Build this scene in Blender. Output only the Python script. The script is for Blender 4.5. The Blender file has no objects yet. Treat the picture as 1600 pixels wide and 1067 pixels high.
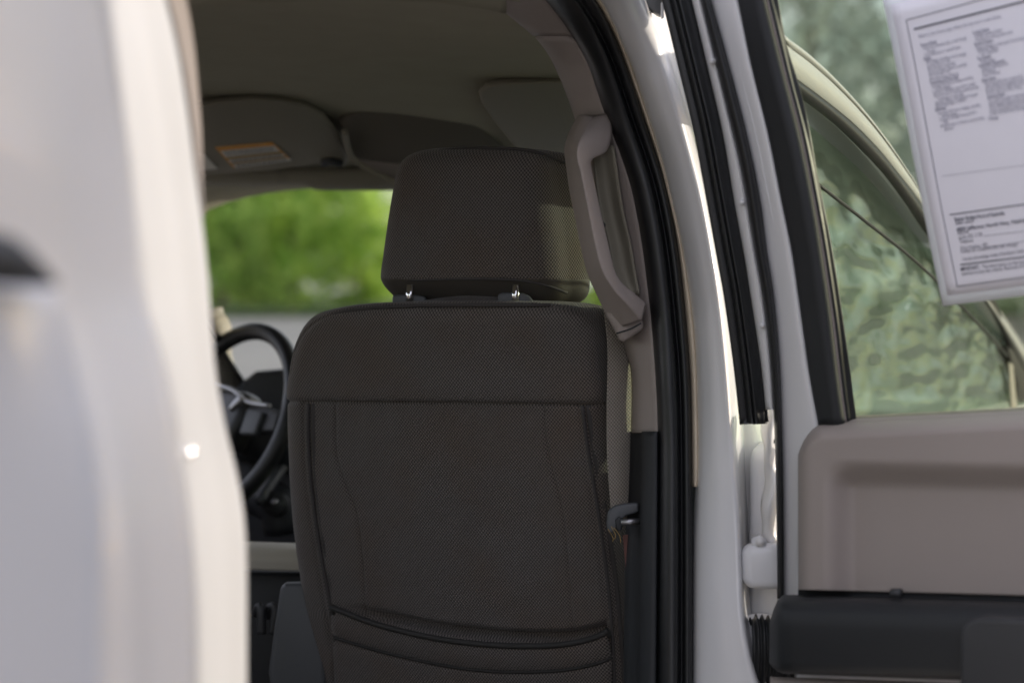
import bpy, bmesh, math, random
from mathutils import Vector, Matrix, noise
R_ = math.radians
S = bpy.context.scene
COL = S.collection
random.seed(7)

# ------------------------------------------------------------------ camera
FPX = 70.0 / 36.0 * 1600.0
CAM = Vector((0, 0, 1.6))
HOR = 460.0
PITCH = math.atan((533.5 - HOR) / FPX)
CF = Vector((0, math.cos(PITCH), -math.sin(PITCH)))
CU = Vector((0, math.sin(PITCH), math.cos(PITCH)))
CR = Vector((1, 0, 0))
cam_d = bpy.data.cameras.new('camera')
cam = bpy.data.objects.new('camera', cam_d)
COL.objects.link(cam)
cam.location = CAM
cam.rotation_euler = (math.pi / 2 - PITCH, 0, 0)
cam_d.lens = 70.0
cam_d.sensor_width = 36.0
cam_d.clip_start = 0.05
cam_d.clip_end = 3000
cam_d.dof.use_dof = True
cam_d.dof.focus_distance = 3.05
cam_d.dof.aperture_fstop = 70.0 / 27.0
S.camera = cam

def ray(px, py):
    return CF + CR * ((px - 800) / FPX) - CU * ((py - 533.5) / FPX)
def P(px, py, d):
    return CAM + ray(px, py) * d
def onplane(px, py, p0, n):
    d = ray(px, py)
    return CAM + d * ((p0 - CAM).dot(n) / d.dot(n))

# truck axes: forward, right
PSI = R_(25)
FV = Vector((math.sin(PSI), math.cos(PSI), 0))
RV = Vector((math.cos(PSI), -math.sin(PSI), 0))
ZV = Vector((0, 0, 1))
def T(f, r, z):
    return FV * f + RV * r + ZV * z
def TI(p):
    return p.dot(FV), p.dot(RV), p.z

# ------------------------------------------------------------------ materials
def newmat(name):
    m = bpy.data.materials.new(name)
    m.use_nodes = True
    return m, m.node_tree, m.node_tree.nodes['Principled BSDF']
def mat(name, col, rough=0.5, metal=0.0, coat=0.0, bump=0.0, bscale=400, var=0.0, vscale=8, spec=0.5, rvar=0.0, sheen=0.0):
    m, nt, b = newmat(name)
    b.inputs['Base Color'].default_value = (*col, 1)
    b.inputs['Roughness'].default_value = rough
    b.inputs['Metallic'].default_value = metal
    b.inputs['Coat Weight'].default_value = coat
    b.inputs['Coat Roughness'].default_value = 0.06
    b.inputs['Specular IOR Level'].default_value = spec
    b.inputs['Sheen Weight'].default_value = sheen
    tc = nt.nodes.new('ShaderNodeTexCoord')
    if bump:
        n = nt.nodes.new('ShaderNodeTexNoise'); n.inputs['Scale'].default_value = bscale
        n.inputs['Detail'].default_value = 3
        bp = nt.nodes.new('ShaderNodeBump'); bp.inputs['Strength'].default_value = bump
        bp.inputs['Distance'].default_value = 0.001
        nt.links.new(tc.outputs['Object'], n.inputs['Vector'])
        nt.links.new(n.outputs['Fac'], bp.inputs['Height'])
        nt.links.new(bp.outputs['Normal'], b.inputs['Normal'])
    if var:
        n2 = nt.nodes.new('ShaderNodeTexNoise'); n2.inputs['Scale'].default_value = vscale
        n2.inputs['Detail'].default_value = 5
        nt.links.new(tc.outputs['Object'], n2.inputs['Vector'])
        mx = nt.nodes.new('ShaderNodeMix'); mx.data_type = 'RGBA'
        mx.inputs['A'].default_value = (*[c * (1 - var) for c in col], 1)
        mx.inputs['B'].default_value = (*[min(1, c * (1 + var)) for c in col], 1)
        nt.links.new(n2.outputs['Fac'], mx.inputs['Factor'])
        nt.links.new(mx.outputs['Result'], b.inputs['Base Color'])
        if rvar:
            mr = nt.nodes.new('ShaderNodeMapRange')
            mr.inputs['To Min'].default_value = max(0, rough - rvar)
            mr.inputs['To Max'].default_value = rough + rvar
            nt.links.new(n2.outputs['Fac'], mr.inputs['Value'])
            nt.links.new(mr.outputs['Result'], b.inputs['Roughness'])
    return m

M = {}
M['paint'] = mat('white_paint', (0.70, 0.70, 0.70), 0.36, coat=0.3, var=0.02, vscale=3)
M['van'] = mat('dark_grey_paint', (0.06, 0.06, 0.065), 0.35, coat=0.3, var=0.1, vscale=3)
M['paint_gloss'] = mat('white_paint_gloss', (0.72, 0.72, 0.72), 0.3, coat=0.8, var=0.02, vscale=3)
M['paint_dusty'] = mat('white_paint_dusty', (0.74, 0.73, 0.71), 0.45, coat=0.3, var=0.10, vscale=9, bump=0.05, bscale=60)
M['tan'] = mat('tan_plastic', (0.32, 0.277, 0.25), 0.6, bump=0.35, bscale=900, var=0.05, vscale=6)
M['tan_light'] = mat('pale_plastic', (0.42, 0.39, 0.33), 0.6, bump=0.3, bscale=900)
M['cream'] = mat('cream_sunlit_edge', (0.62, 0.53, 0.40), 0.5, var=0.08, vscale=30)  # sunlight on the jamb edge, put into the base colour
M['black'] = mat('black_rubber', (0.012, 0.013, 0.014), 0.42, bump=0.15, bscale=500, var=0.3, vscale=40, rvar=0.1)
M['blackmatte'] = mat('black_plastic', (0.014, 0.016, 0.018), 0.55, bump=0.4, bscale=1200)
M['blackdull'] = mat('black_matte_plastic', (0.010, 0.011, 0.012), 0.75, bump=0.3, bscale=1200, spec=0.3)
M['console'] = mat('console_vinyl', (0.15, 0.135, 0.11), 0.9, bump=0.3, bscale=700, spec=0.2)
M['charcoal'] = mat('charcoal_plastic', (0.035, 0.036, 0.038), 0.5, bump=0.3, bscale=900)
M['grey'] = mat('grey_plastic', (0.07, 0.075, 0.08), 0.5, bump=0.25, bscale=900)
M['dash'] = mat('dash_plastic', (0.02, 0.022, 0.026), 0.55, bump=0.3, bscale=700)
M['headliner'] = mat('headliner_cloth', (0.345, 0.325, 0.245), 0.95, bump=0.3, bscale=700, var=0.08, vscale=14, spec=0.1)
M['visor'] = mat('visor_vinyl', (0.26, 0.24, 0.185), 0.75, bump=0.3, bscale=600, spec=0.3)
M['chrome'] = mat('chrome', (0.8, 0.8, 0.8), 0.12, metal=1.0)
M['silver'] = mat('satin_silver', (0.36, 0.36, 0.37), 0.42, metal=1.0)
M['leather'] = mat('smooth_vinyl', (0.075, 0.066, 0.056), 0.6, bump=0.3, bscale=500)
M['cord'] = mat('elastic_cord', (0.022, 0.021, 0.019), 0.7, bump=0.6, bscale=900)
M['stitch'] = mat('seam_tape', (0.050, 0.045, 0.043), 0.8, bump=0.5, bscale=900)
M['paper'] = mat('white_paper', (0.82, 0.80, 0.84), 0.7, var=0.02, vscale=30)
M['sleeve'] = mat('clear_sleeve_margin', (0.84, 0.87, 0.88), 0.4, var=0.04, vscale=25)
M['ink'] = mat('printed_ink', (0.10, 0.10, 0.13), 0.8)
M['bluegrey_ink'] = mat('pale_ink', (0.30, 0.30, 0.36), 0.8)
M['orange'] = mat('orange_print', (0.75, 0.33, 0.02), 0.6)
M['labelwhite'] = mat('label_white', (0.75, 0.73, 0.66), 0.6)
M['labeltan'] = mat('label_tan', (0.42, 0.28, 0.09), 0.6)
M['red_label'] = mat('red_tag', (0.13, 0.055, 0.045), 0.7)
M['floor'] = mat('cab_carpet', (0.05, 0.048, 0.045), 0.95, bump=0.5, bscale=300)
M['bark'] = mat('bark', (0.12, 0.09, 0.06), 0.9, bump=0.8, bscale=30)

def weave_mat(name, dark, light, pitch, dirt=0.0, bumpd=0.0012):
    """woven upholstery: staggered raised threads laid out in surface metres (UV)"""
    m, nt, b = newmat(name)
    N, L = nt.nodes, nt.links
    uv = N.new('ShaderNodeUVMap')
    sep = N.new('ShaderNodeSeparateXYZ'); L.new(uv.outputs['UV'], sep.inputs[0])
    def mth(op, a, bb=None):
        n = N.new('ShaderNodeMath'); n.operation = op
        for i, v in enumerate((a, bb)):
            if v is None: continue
            if hasattr(v, 'links') or hasattr(v, 'node'): L.new(v, n.inputs[i])
            else: n.inputs[i].default_value = v
        return n.outputs[0]
    k = 2 * math.pi / pitch
    su = mth('SINE', mth('MULTIPLY', sep.outputs[0], k))
    sv = mth('SINE', mth('MULTIPLY', sep.outputs[1], k * 0.86))
    pr = mth('MULTIPLY', su, sv)
    h = mth('ADD', mth('MULTIPLY', pr, 0.5), 0.5)
    no = N.new('ShaderNodeTexNoise'); no.inputs['Scale'].default_value = 7; no.inputs['Detail'].default_value = 4
    L.new(uv.outputs['UV'], no.inputs['Vector'])
    nf = N.new('ShaderNodeTexNoise'); nf.inputs['Scale'].default_value = 420; nf.inputs['Detail'].default_value = 2
    L.new(uv.outputs['UV'], nf.inputs['Vector'])
    hh = mth('MULTIPLY', h, mth('ADD', 0.55, mth('MULTIPLY', nf.outputs['Fac'], 0.9)))
    mx = N.new('ShaderNodeMix'); mx.data_type = 'RGBA'
    mx.inputs['A'].default_value = (*dark, 1); mx.inputs['B'].default_value = (*light, 1)
    L.new(hh, mx.inputs['Factor'])
    # brownish wear patches
    mx2 = N.new('ShaderNodeMix'); mx2.data_type = 'RGBA'; mx2.blend_type = 'MULTIPLY'
    rm = N.new('ShaderNodeMapRange'); rm.inputs['From Min'].default_value = 0.42; rm.inputs['From Max'].default_value = 0.72
    rm.inputs['To Max'].default_value = dirt
    L.new(no.outputs['Fac'], rm.inputs['Value']); L.new(rm.outputs['Result'], mx2.inputs['Factor'])
    L.new(mx.outputs['Result'], mx2.inputs['A']); mx2.inputs['B'].default_value = (0.95, 0.72, 0.52, 1)
    L.new(mx2.outputs['Result'], b.inputs['Base Color'])
    b.inputs['Roughness'].default_value = 0.85
    b.inputs['Sheen Weight'].default_value = 0.15
    b.inputs['Specular IOR Level'].default_value = 0.25
    bp = N.new('ShaderNodeBump'); bp.inputs['Strength'].default_value = 0.7; bp.inputs['Distance'].default_value = bumpd
    L.new(hh, bp.inputs['Height']); L.new(bp.outputs['Normal'], b.inputs['Normal'])
    return m
M['fabric'] = weave_mat('seat_weave', (0.006, 0.0055, 0.0055), (0.192, 0.172, 0.157), 0.0054, 0.45)
M['webbing'] = weave_mat('belt_webbing', (0.10, 0.09, 0.075), (0.34, 0.31, 0.26), 0.0050, 0.2)

def glass_mat(name, tint, ior=1.5, wav=0.0, wscale=6.0, rough=0.0, zs=1.0):
    m = bpy.data.materials.new(name); m.use_nodes = True
    nt = m.node_tree; N, L = nt.nodes, nt.links
    N.remove(N['Principled BSDF'])
    out = N['Material Output']
    tr = N.new('ShaderNodeBsdfTransparent'); tr.inputs[0].default_value = (*tint, 1)
    gl = N.new('ShaderNodeBsdfGlossy'); gl.inputs['Roughness'].default_value = rough
    gl.inputs['Color'].default_value = (0.93, 1.0, 0.95, 1)
    lw = N.new('ShaderNodeLayerWeight'); lw.inputs['Blend'].default_value = 0.5
    pw = N.new('ShaderNodeMath'); pw.operation = 'POWER'; pw.inputs[1].default_value = 5.0
    L.new(lw.outputs['Facing'], pw.inputs[0])
    f0 = ((ior - 1) / (ior + 1)) ** 2
    fr = N.new('ShaderNodeMath'); fr.operation = 'MULTIPLY_ADD'; fr.inputs[1].default_value = 1 - f0; fr.inputs[2].default_value = f0
    L.new(pw.outputs[0], fr.inputs[0])
    mx = N.new('ShaderNodeMixShader')
    L.new(fr.outputs[0], mx.inputs[0]); L.new(tr.outputs[0], mx.inputs[1]); L.new(gl.outputs[0], mx.inputs[2])
    if wav:
        tc = N.new('ShaderNodeTexCoord')
        mp = N.new('ShaderNodeMapping'); mp.inputs['Scale'].default_value = (1, 1, zs)
        n = N.new('ShaderNodeTexNoise'); n.inputs['Scale'].default_value = wscale; n.inputs['Detail'].default_value = 0.6
        bp = N.new('ShaderNodeBump'); bp.inputs['Strength'].default_value = 1.0; bp.inputs['Distance'].default_value = wav
        L.new(tc.outputs['Object'], mp.inputs[0]); L.new(mp.outputs[0], n.inputs['Vector'])
        L.new(n.outputs['Fac'], bp.inputs['Height'])
        L.new(bp.outputs[0], gl.inputs['Normal'])
    L.new(mx.outputs[0], out.inputs[0])
    return m
M['privacy'] = glass_mat('rear_door_glass', (0.74, 0.77, 0.70), 1.3)
M['sideglass'] = glass_mat('front_door_glass', (0.80, 0.87, 0.78), 2.2, 0.020, 7.0, 0.16, 3.2)
M['windshield'] = glass_mat('windshield_glass', (0.93, 0.97, 0.92), 1.25)

# ------------------------------------------------------------------ mesh helpers
def link(name, me, m=None, parent=None, smooth=True):
    o = bpy.data.objects.new(name, me)
    COL.objects.link(o)
    if m is not None and not me.materials: me.materials.append(M[m] if isinstance(m, str) else m)
    if smooth:
        for p in me.polygons: p.use_smooth = True
    if parent is not None: o.parent = parent; o.matrix_parent_inverse = Matrix.Identity(4)
    return o
TRUCK_LOC = T(2.6, -1.83, 0)
def pymesh(name, verts, faces):
    me = bpy.data.meshes.new(name)
    me.from_pydata([tuple(v) for v in verts], [], faces)
    me.update()
    return me
def cr(pts, n):
    """resample a polyline of Vectors/tuples with Catmull-Rom to n points"""
    pts = [Vector(p) for p in pts]
    if len(pts) == 2:
        return [pts[0].lerp(pts[1], i / (n - 1)) for i in range(n)]
    ext = [pts[0] * 2 - pts[1]] + pts + [pts[-1] * 2 - pts[-2]]
    fine = []
    for i in range(1, len(ext) - 2):
        p0, p1, p2, p3 = ext[i - 1:i + 3]
        for k in range(16):
            t = k / 16
            fine.append(0.5 * ((2 * p1) + (p2 - p0) * t + (2 * p0 - 5 * p1 + 4 * p2 - p3) * t * t + (3 * p1 - p0 - 3 * p2 + p3) * t ** 3))
    fine.append(pts[-1])
    L = [0]
    for a, b in zip(fine, fine[1:]): L.append(L[-1] + (b - a).length)
    out = []; j = 0
    for i in range(n):
        d = L[-1] * i / (n - 1)
        while j < len(L) - 2 and L[j + 1] < d: j += 1
        seg = L[j + 1] - L[j]
        out.append(fine[j].lerp(fine[j + 1], (d - L[j]) / seg if seg > 1e-9 else 0))
    return out
def yint(curve, y):
    """x (and depth) of a pixel polyline at row y, smooth"""
    c = curve
    if y <= c[0][1]: i = 0
    elif y >= c[-1][1]: i = len(c) - 2
    else:
        i = 0
        while c[i + 1][1] < y: i += 1
    n = len(c[0])
    # monotone-ish cubic (catmull in y)
    def m(k, q):
        a = max(k - 1, 0); b = min(k + 1, len(c) - 1)
        return (c[b][q] - c[a][q]) / (c[b][1] - c[a][1])
    y0, y1 = c[i][1], c[i + 1][1]; h = y1 - y0; t = (y - y0) / h
    res = []
    for q in range(n):
        if q == 1: res.append(y); continue
        if t < 0: res.append(c[i][q] + m(i, q) * (y - y0)); continue
        if t > 1: res.append(c[i + 1][q] + m(i + 1, q) * (y - y1)); continue
        a = (2*t**3 - 3*t**2 + 1) * c[i][q] + (t**3 - 2*t**2 + t) * h * m(i, q) + (-2*t**3 + 3*t**2) * c[i+1][q] + (t**3 - t**2) * h * m(i+1, q)
        res.append(a)
    return res
def grid(name, rows, m, parent=None, thick=0.0, offset=-1, closed=False, uv=None, smooth=True, bevel=0):
    nr, nc = len(rows), len(rows[0])
    vs = [v for r in rows for v in r]
    fs = []
    for i in range(nr - 1):
        for j in range(nc if closed else nc - 1):
            k = (j + 1) % nc
            fs.append((i * nc + j, (i + 1) * nc + j, (i + 1) * nc + k, i * nc + k))
    me = pymesh(name, vs, fs)
    if uv is not None:
        ul = me.uv_layers.new(name='UVMap')
        flat = [u for r in uv for u in r]
        for lp in me.loops: ul.data[lp.index].uv = flat[lp.vertex_index]
    o = link(name, me, m, parent, smooth)
    if thick:
        md = o.modifiers.new('thick', 'SOLIDIFY'); md.thickness = thick; md.offset = offset
    return o
def vstrip(name, cols, ys, m, parent, thick=0.004, sub=3, offset=-1):
    """cols: pixel polylines (x, y, depth), lofted left to right, rows at ys; faces the camera"""
    rows = []
    for y in ys:
        pts = []
        for c in cols:
            x, yy, d = yint(c, y); pts.append(P(x, yy, d))
        if sub > 1 and len(pts) > 2:
            pts = cr(pts, (len(pts) - 1) * sub + 1) if False else crk(pts, sub)
        rows.append(pts)
    return grid(name, rows, m, parent, thick, offset)
def crk(pts, k):
    ext = [pts[0] * 2 - pts[1]] + pts + [pts[-1] * 2 - pts[-2]]
    out = []
    for i in range(1, len(ext) - 2):
        p0, p1, p2, p3 = ext[i - 1:i + 3]
        for q in range(k):
            t = q / k
            out.append(0.5 * ((2 * p1) + (p2 - p0) * t + (2 * p0 - 5 * p1 + 4 * p2 - p3) * t * t + (3 * p1 - p0 - 3 * p2 + p3) * t ** 3))
    out.append(pts[-1])
    return out
def frange(a, b, n): return [a + (b - a) * i / (n - 1) for i in range(n)]
def tube(name, path, rad, m, parent=None, seg=12, n=None, cap=True, flat=1.0, upv=None, taper=None):
    pts = cr(path, n) if n else [Vector(p) for p in path]
    rows = []
    for i, p in enumerate(pts):
        t = (pts[min(i + 1, len(pts) - 1)] - pts[max(i - 1, 0)]).normalized()
        u = upv or (CAM - p)
        a = t.cross(u).normalized(); b = a.cross(t).normalized()
        r = rad * (taper(i / (len(pts) - 1)) if taper else 1)
        rows.append([p + a * (math.cos(2 * math.pi * k / seg) * r) + b * (math.sin(2 * math.pi * k / seg) * r * flat) for k in range(seg)])
    vs = [v for r in rows for v in r]; fs = []
    for i in range(len(rows) - 1):
        for j in range(seg):
            k = (j + 1) % seg
            fs.append((i * seg + j, i * seg + k, (i + 1) * seg + k, (i + 1) * seg + j))
    if cap:
        fs.append(tuple(range(seg))[::-1]); fs.append(tuple((len(rows) - 1) * seg + k for k in range(seg)))
    return link(name, pymesh(name, vs, fs), m, parent)
def sweep(name, path, sections, m, parent=None, upv=None, cap=True):
    """path points with per-point closed section (list of (a,b) in metres); a = right of travel, b = towards upv"""
    rows = []
    for i, p in enumerate(path):
        t = (path[min(i + 1, len(path) - 1)] - path[max(i - 1, 0)]).normalized()
        u = upv if upv is not None else (CAM - p)
        a = t.cross(u).normalized(); b = a.cross(t).normalized()
        sec = sections(i / (len(path) - 1)) if callable(sections) else sections
        rows.append([p + a * q[0] + b * q[1] for q in sec])
    seg = len(rows[0]); vs = [v for r in rows for v in r]; fs = []
    for i in range(len(rows) - 1):
        for j in range(seg):
            k = (j + 1) % seg
            fs.append((i * seg + j, i * seg + k, (i + 1) * seg + k, (i + 1) * seg + j))
    if cap:
        fs.append(tuple(range(seg))[::-1]); fs.append(tuple((len(rows) - 1) * seg + k for k in range(seg)))
    return link(name, pymesh(name, vs, fs), m, parent)
def rrect(w, h, r, k=5, cx=0, cy=0):
    out = []
    for (sx, sy, a0) in ((1, 1, 0), (-1, 1, 90), (-1, -1, 180), (1, -1, 270)):
        for i in range(k + 1):
            a = R_(a0 + 90 * i / k)
            out.append((cx + sx * (w / 2 - r) + r * math.cos(a), cy + sy * (h / 2 - r) + r * math.sin(a)))
    return out
def slab(name, pts, nrm, thick, m, parent=None, bevel=0.003, seg=3, smooth=True):
    """closed outline of Vectors extruded by thick along -nrm, edges bevelled"""
    bm = bmesh.new()
    vs = [bm.verts.new(p) for p in pts]
    f = bm.faces.new(vs)
    f.normal_update()
    if f.normal.dot(nrm) < 0: f.normal_flip()
    r = bmesh.ops.extrude_face_region(bm, geom=[f])
    nv = [g for g in r['geom'] if isinstance(g, bmesh.types.BMVert)]
    bmesh.ops.translate(bm, verts=nv, vec=-nrm.normalized() * thick)
    bmesh.ops.recalc_face_normals(bm, faces=bm.faces)
    if bevel:
        es = [e for e in bm.edges if len(e.link_faces) == 2 and e.calc_face_angle(0) > R_(35)]
        bmesh.ops.bevel(bm, geom=es, offset=bevel, segments=seg, affect='EDGES', profile=0.5, clamp_overlap=True)
    me = bpy.data.meshes.new(name); bm.to_mesh(me); bm.free()
    o = link(name, me, m, parent, False)
    if smooth:
        for p in me.polygons: p.use_smooth = True
        me.set_sharp_from_angle(angle=R_(40))
    return o
def tbox(name, f0, f1, r0, r1, z0, z1, m, parent=None, bevel=0.01):
    pts = [T(f0, r0, z1), T(f1, r0, z1), T(f1, r1, z1), T(f0, r1, z1)]
    return slab(name, pts, ZV, z1 - z0, m, parent, bevel)
def empty(name, loc, label=None, cat=None, parent=None, group=None):
    o = bpy.data.objects.new(name, None); COL.objects.link(o); o.location = loc
    if label: o['label'] = label; o['category'] = cat
    if group: o['group'] = group
    if parent: o.parent = parent
    return o

truck = empty('pickup_truck', (0, 0, 0), 'white crew cab pickup truck seen through its open rear door, dark woven front seat inside', 'pickup truck')

# ------------------------------------------------------------------ cab shell (roof, floor, far side)
zf = [(0.9, 2.00), (1.6, 2.03), (2.5, 2.015), (2.9, 1.985), (3.16, 1.962), (3.42, 1.926), (3.64, 1.885), (3.84, 1.838)]
def zroof(f):
    c = [(z, ff) for ff, z in zf]
    return yint([(z, ff) for ff, z in zf], f)[0]
rows = []
for f in frange(1.05, 3.84, 40):
    row = []
    kf = max(0, min(1, (f - 2.0) / 0.4)); rgt = -1.0 - 0.16 * kf * kf * (3 - 2 * kf)
    for r in frange(-2.66, rgt, 30):
        e = abs((r + 1.83) / 0.83)
        row.append(T(f, r, zroof(f) - (0.10 if r < -1.83 else 0.035) * e ** 6))
    rows.append(row)
grid('headliner', rows, 'headliner', truck, 0.01, -1)
rows = []
for f in frange(0.98, 3.95, 30):
    row = []
    for r in frange(-2.72, -1.02, 26):
        e = abs((r + 1.87) / 0.85)
        row.append(T(f, r, zroof(min(f, 3.84)) + 0.10 - 0.05 * e ** 5 - max(0, f - 3.84) * 0.5))
    rows.append(row)
grid('roof', rows, 'paint', truck, 0.02, -1)
tbox('cab_floor', 1.05, 4.3, -2.80, -0.86, 0.62, 0.72, 'floor', truck)
tbox('rear_cab_wall', 0.98, 1.05, -2.75, -1.15, 0.6, 1.45, 'tan', truck)
tbox('far_door', 1.05, 4.2, -2.86, -2.76, 0.6, 1.36, 'tan', truck, 0.02)
for (a, b) in ((1.0, 1.25), (2.45, 2.62)):
    slab('far_pillar', [T(a, -2.80, 1.36), T(b, -2.80, 1.36), T(b - 0.03, -2.62, 1.97), T(a + 0.03, -2.62, 1.97)], RV, 0.06, 'tan', truck, 0.008)
tbox('rocker_panel', 1.2, 2.7, -0.92, -0.82, 0.45, 0.74, 'paint', truck, 0.02)
grid('windshield', [[T(4.55, -2.95, 1.30), T(4.60, -2.2, 1.30), T(4.60, -1.6, 1.30), T(4.55, -0.98, 1.30)], [T(3.84, -2.9, 1.88), T(3.88, -2.2, 1.90), T(3.88, -1.6, 1.90), T(3.84, -1.05, 1.88)]], 'windshield', truck)
slab('rear_window', [T(1.0, -2.6, 1.45), T(1.0, -1.15, 1.45), T(1.08, -1.2, 1.95), T(1.08, -2.55, 1.95)], FV, 0.006, 'privacy', truck, 0)
# hood and front fenders (outside, in front of the windshield)
rows = []
for f in frange(4.5, 5.75, 14):
    row = []
    for r in frange(-2.74, -0.92, 22):
        e = abs((r + 1.83) / 0.91)
        z = 1.30 + 0.02 * math.sin((f - 4.5) * 2) - 0.05 * e ** 4 - 0.16 * max(0, (f - 5.3) / 0.45) ** 2
        row.append(T(f, r, z))
    rows.append(row)
grid('hood', rows, 'paint', truck, 0.02, -1)
tbox('front_body', 4.25, 5.75, -2.82, -0.84, 0.5, 1.14, 'paint', truck, 0.04)

# ------------------------------------------------------------------ dashboard group
dash = tbox('dashboard', 3.75, 4.5, -2.72, -0.98, 0.85, 1.335, 'dash', truck, 0.05)
# instrument hood
def dslab(name, pix, d, thick, m, parent, bevel=0.004, dfun=None, nrm=None):
    pts = [P(x, y, dfun(x, y) if dfun else d) for x, y in pix]
    return slab(name, pts, nrm if nrm is not None else -CF, thick, m, parent, bevel)
dslab('instrument_hood', [(335, 652), (343, 632), (358, 618), (378, 596), (399, 580), (445, 576), (520, 580), (560, 620), (560, 720), (335, 720)], 4.30, 0.20, 'dash', dash, 0.012)
# left A-pillar trim, sunlit, leaning back, with the dark windshield edge on its right
pil = vstrip('windshield_pillar', [[(300, 440, 4.0), (322, 540, 4.22), (338, 660, 4.45)], [(302, 490, 4.06), (346, 546, 4.20), (381, 600, 4.40), (402, 640, 4.5)]], frange(490, 660, 12), 'tan_light', truck, 0.05)
tube('windshield_edge', [P(300, 478, 4.04), P(347, 545, 4.19), (P(383, 600, 4.40))], 0.004, 'black', truck, 8, 12)
# steering wheel: axis leaning back, facing the driver
wheel = empty('steering_wheel', (0, 0, 0), parent=truck)
wc = P(357, 655, 4.06)
wn = (Vector((-math.sin(R_(46)), -math.cos(R_(46)), 0)) * math.cos(R_(22)) + ZV * math.sin(R_(22))).normalized()
wr = ZV.cross(wn).normalized(); wu = wn.cross(wr).normalized()
path = [wc + wr * (0.192 * math.cos(a)) + wu * (0.192 * math.sin(a)) for a in frange(0, 2 * math.pi, 73)]
rows = []
for a in frange(0, 2 * math.pi, 73):
    c = wc + wr * (0.192 * math.cos(a)) + wu * (0.192 * math.sin(a)); e = (c - wc).normalized()
    rows.append([c + e * (0.0175 * math.cos(b)) + wn * (0.0175 * math.sin(b)) for b in frange(0, 2 * math.pi, 15)[:-1]])
grid('rim', rows, 'black', wheel, closed=True)
def wp(a, b, h=0): return wc + wr * a + wu * b + wn * h
def arcpts(pts): return [wp(*p) for p in pts]
slab('hub', arcpts([(-.075, .055, .035), (.075, .055, .035), (.085, .0, .035), (.06, -.07, .035), (-.06, -.07, .035), (-.085, 0, .035)]), wn, 0.06, 'black', wheel, 0.02, 4)
for sx in (-1, 1):
    slab('spoke', arcpts([(sx * .07, .035, .018), (sx * .175, .022, .012), (sx * .175, -.02, .012), (sx * .07, -.03, .018)]), wn, 0.025, 'charcoal', wheel, 0.006)
    slab('button_pad', arcpts([(sx * .088, .02, .028), (sx * .140, .014, .026), (sx * .136, -.034, .026), (sx * .086, -.036, .028)]), wn, 0.016, 'grey', wheel, 0.005)
slab('lower_spoke', arcpts([(-.035, -.06, .018), (.035, -.06, .018), (.026, -.172, .01), (-.026, -.172, .01)]), wn, 0.022, 'charcoal', wheel, 0.006)
tube('spoke_trim', [wp(-.04, .062, .034), wp(.03, .052, .034), wp(.09, .03, .03), wp(.155, .027, .024)], 0.0045, 'silver', wheel, 10, 20)
tube('spoke_highlight', [wp(.05, .010, .036), wp(.074, .038, .034)], 0.008, 'silver', wheel, 12, 8, taper=lambda t: 0.55 + 0.6 * math.sin(math.pi * (0.15 + 0.6 * t)))
# steering column, ignition and stalk
col = tube('steering_column', [wc - wn * 0.03, wc - wn * 0.30], 0.055, 'dash', truck, 20)
tube('ignition_switch', [P(436, 790, 4.12), P(428, 786, 4.06)], 0.026, 'charcoal', col, 16)
tube('ignition_key', [P(432, 786, 4.06), P(428, 784, 4.03)], 0.007, 'silver', col, 10)
tube('gear_lever', [P(452, 715, 4.16), P(420, 760, 4.08), P(404, 785, 4.05)], 0.012, 'grey', col, 12, 10)
tube('column_shroud', [P(400, 770, 4.20), P(436, 792, 4.14), P(446, 830, 4.14)], 0.045, 'dash', col, 16, 8)

# ------------------------------------------------------------------ driver side visor, mirror console, header
def vis_d(x, y): return 3.64 + (y - 158) * 0.0039
vis = dslab('sun_visor', [(295, 170), (340, 162), (395, 157), (440, 159), (478, 168), (505, 184), (522, 204), (534, 228), (545, 252), (540, 263), (500, 257), (430, 266), (360, 272), (295, 276)], 0, 0.022, 'visor', truck, 0.008, vis_d, (-CF * 0.75 - CU * 0.66).normalized())
def lab_d(x, y): return vis_d(x, y) - 0.004
VN = (-CF * 0.75 - CU * 0.66).normalized()
def lq(x, y):  # label coordinates 0..1 -> pixels of the visor
    ax, ay = 335 + (425 - 335) * x, 230 + (222 - 230) * x
    bx, by = 365 + (456 - 365) * x, 263 + (251 - 263) * x
    return ax + (bx - ax) * y, ay + (by - ay) * y
def strip(name, x0, x1, y0, y1, m, parent, off=0.0, th=0.0012):
    return dslab(name, [lq(x0, y0), lq(x1, y0), lq(x1, y1), lq(x0, y1)], 0, th, m, parent, 0, lambda x, y: vis_d(x, y) - 0.014 - off, VN)
lab = strip('warning_label', 0, 1, 0, 1, 'labelwhite', vis)
# printing on the label: orange header and border, tan rules, dark text (one mesh, three inks)
tl = []
for k, y in enumerate((0.26, 0.34, 0.42, 0.65, 0.70, 0.88, 0.93)):
    x = 0.08
    while x < 0.9:
        w = random.uniform(0.03, 0.09); tl.append((x, min(x + w, 0.93), y, y + 0.03, 2, 0.0006)); x += w + 0.02
bm = bmesh.new()
for (x0, x1, y0, y1, mi, off) in [(0, 1, 0, 0.20, 0, 0), (0, 0.03, 0.20, 1, 0, 0), (0.97, 1, 0.20, 0.9, 0, 0), (0.03, 0.97, 0.50, 0.62, 1, 0), (0.03, 0.97, 0.76, 0.84, 1, 0)] + tl:
    q = [P(*lq(a, b), vis_d(*lq(a, b)) - 0.0155 - off) for a, b in ((x0, y0), (x1, y0), (x1, y1), (x0, y1))]
    f = bm.faces.new([bm.verts.new(v) for v in q]); f.material_index = mi
me = bpy.data.meshes.new('label_print'); bm.to_mesh(me); bm.free()
for k in ('orange', 'labeltan', 'ink'): me.materials.append(M[k])
link('label_print', me, None, vis, False)
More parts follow.
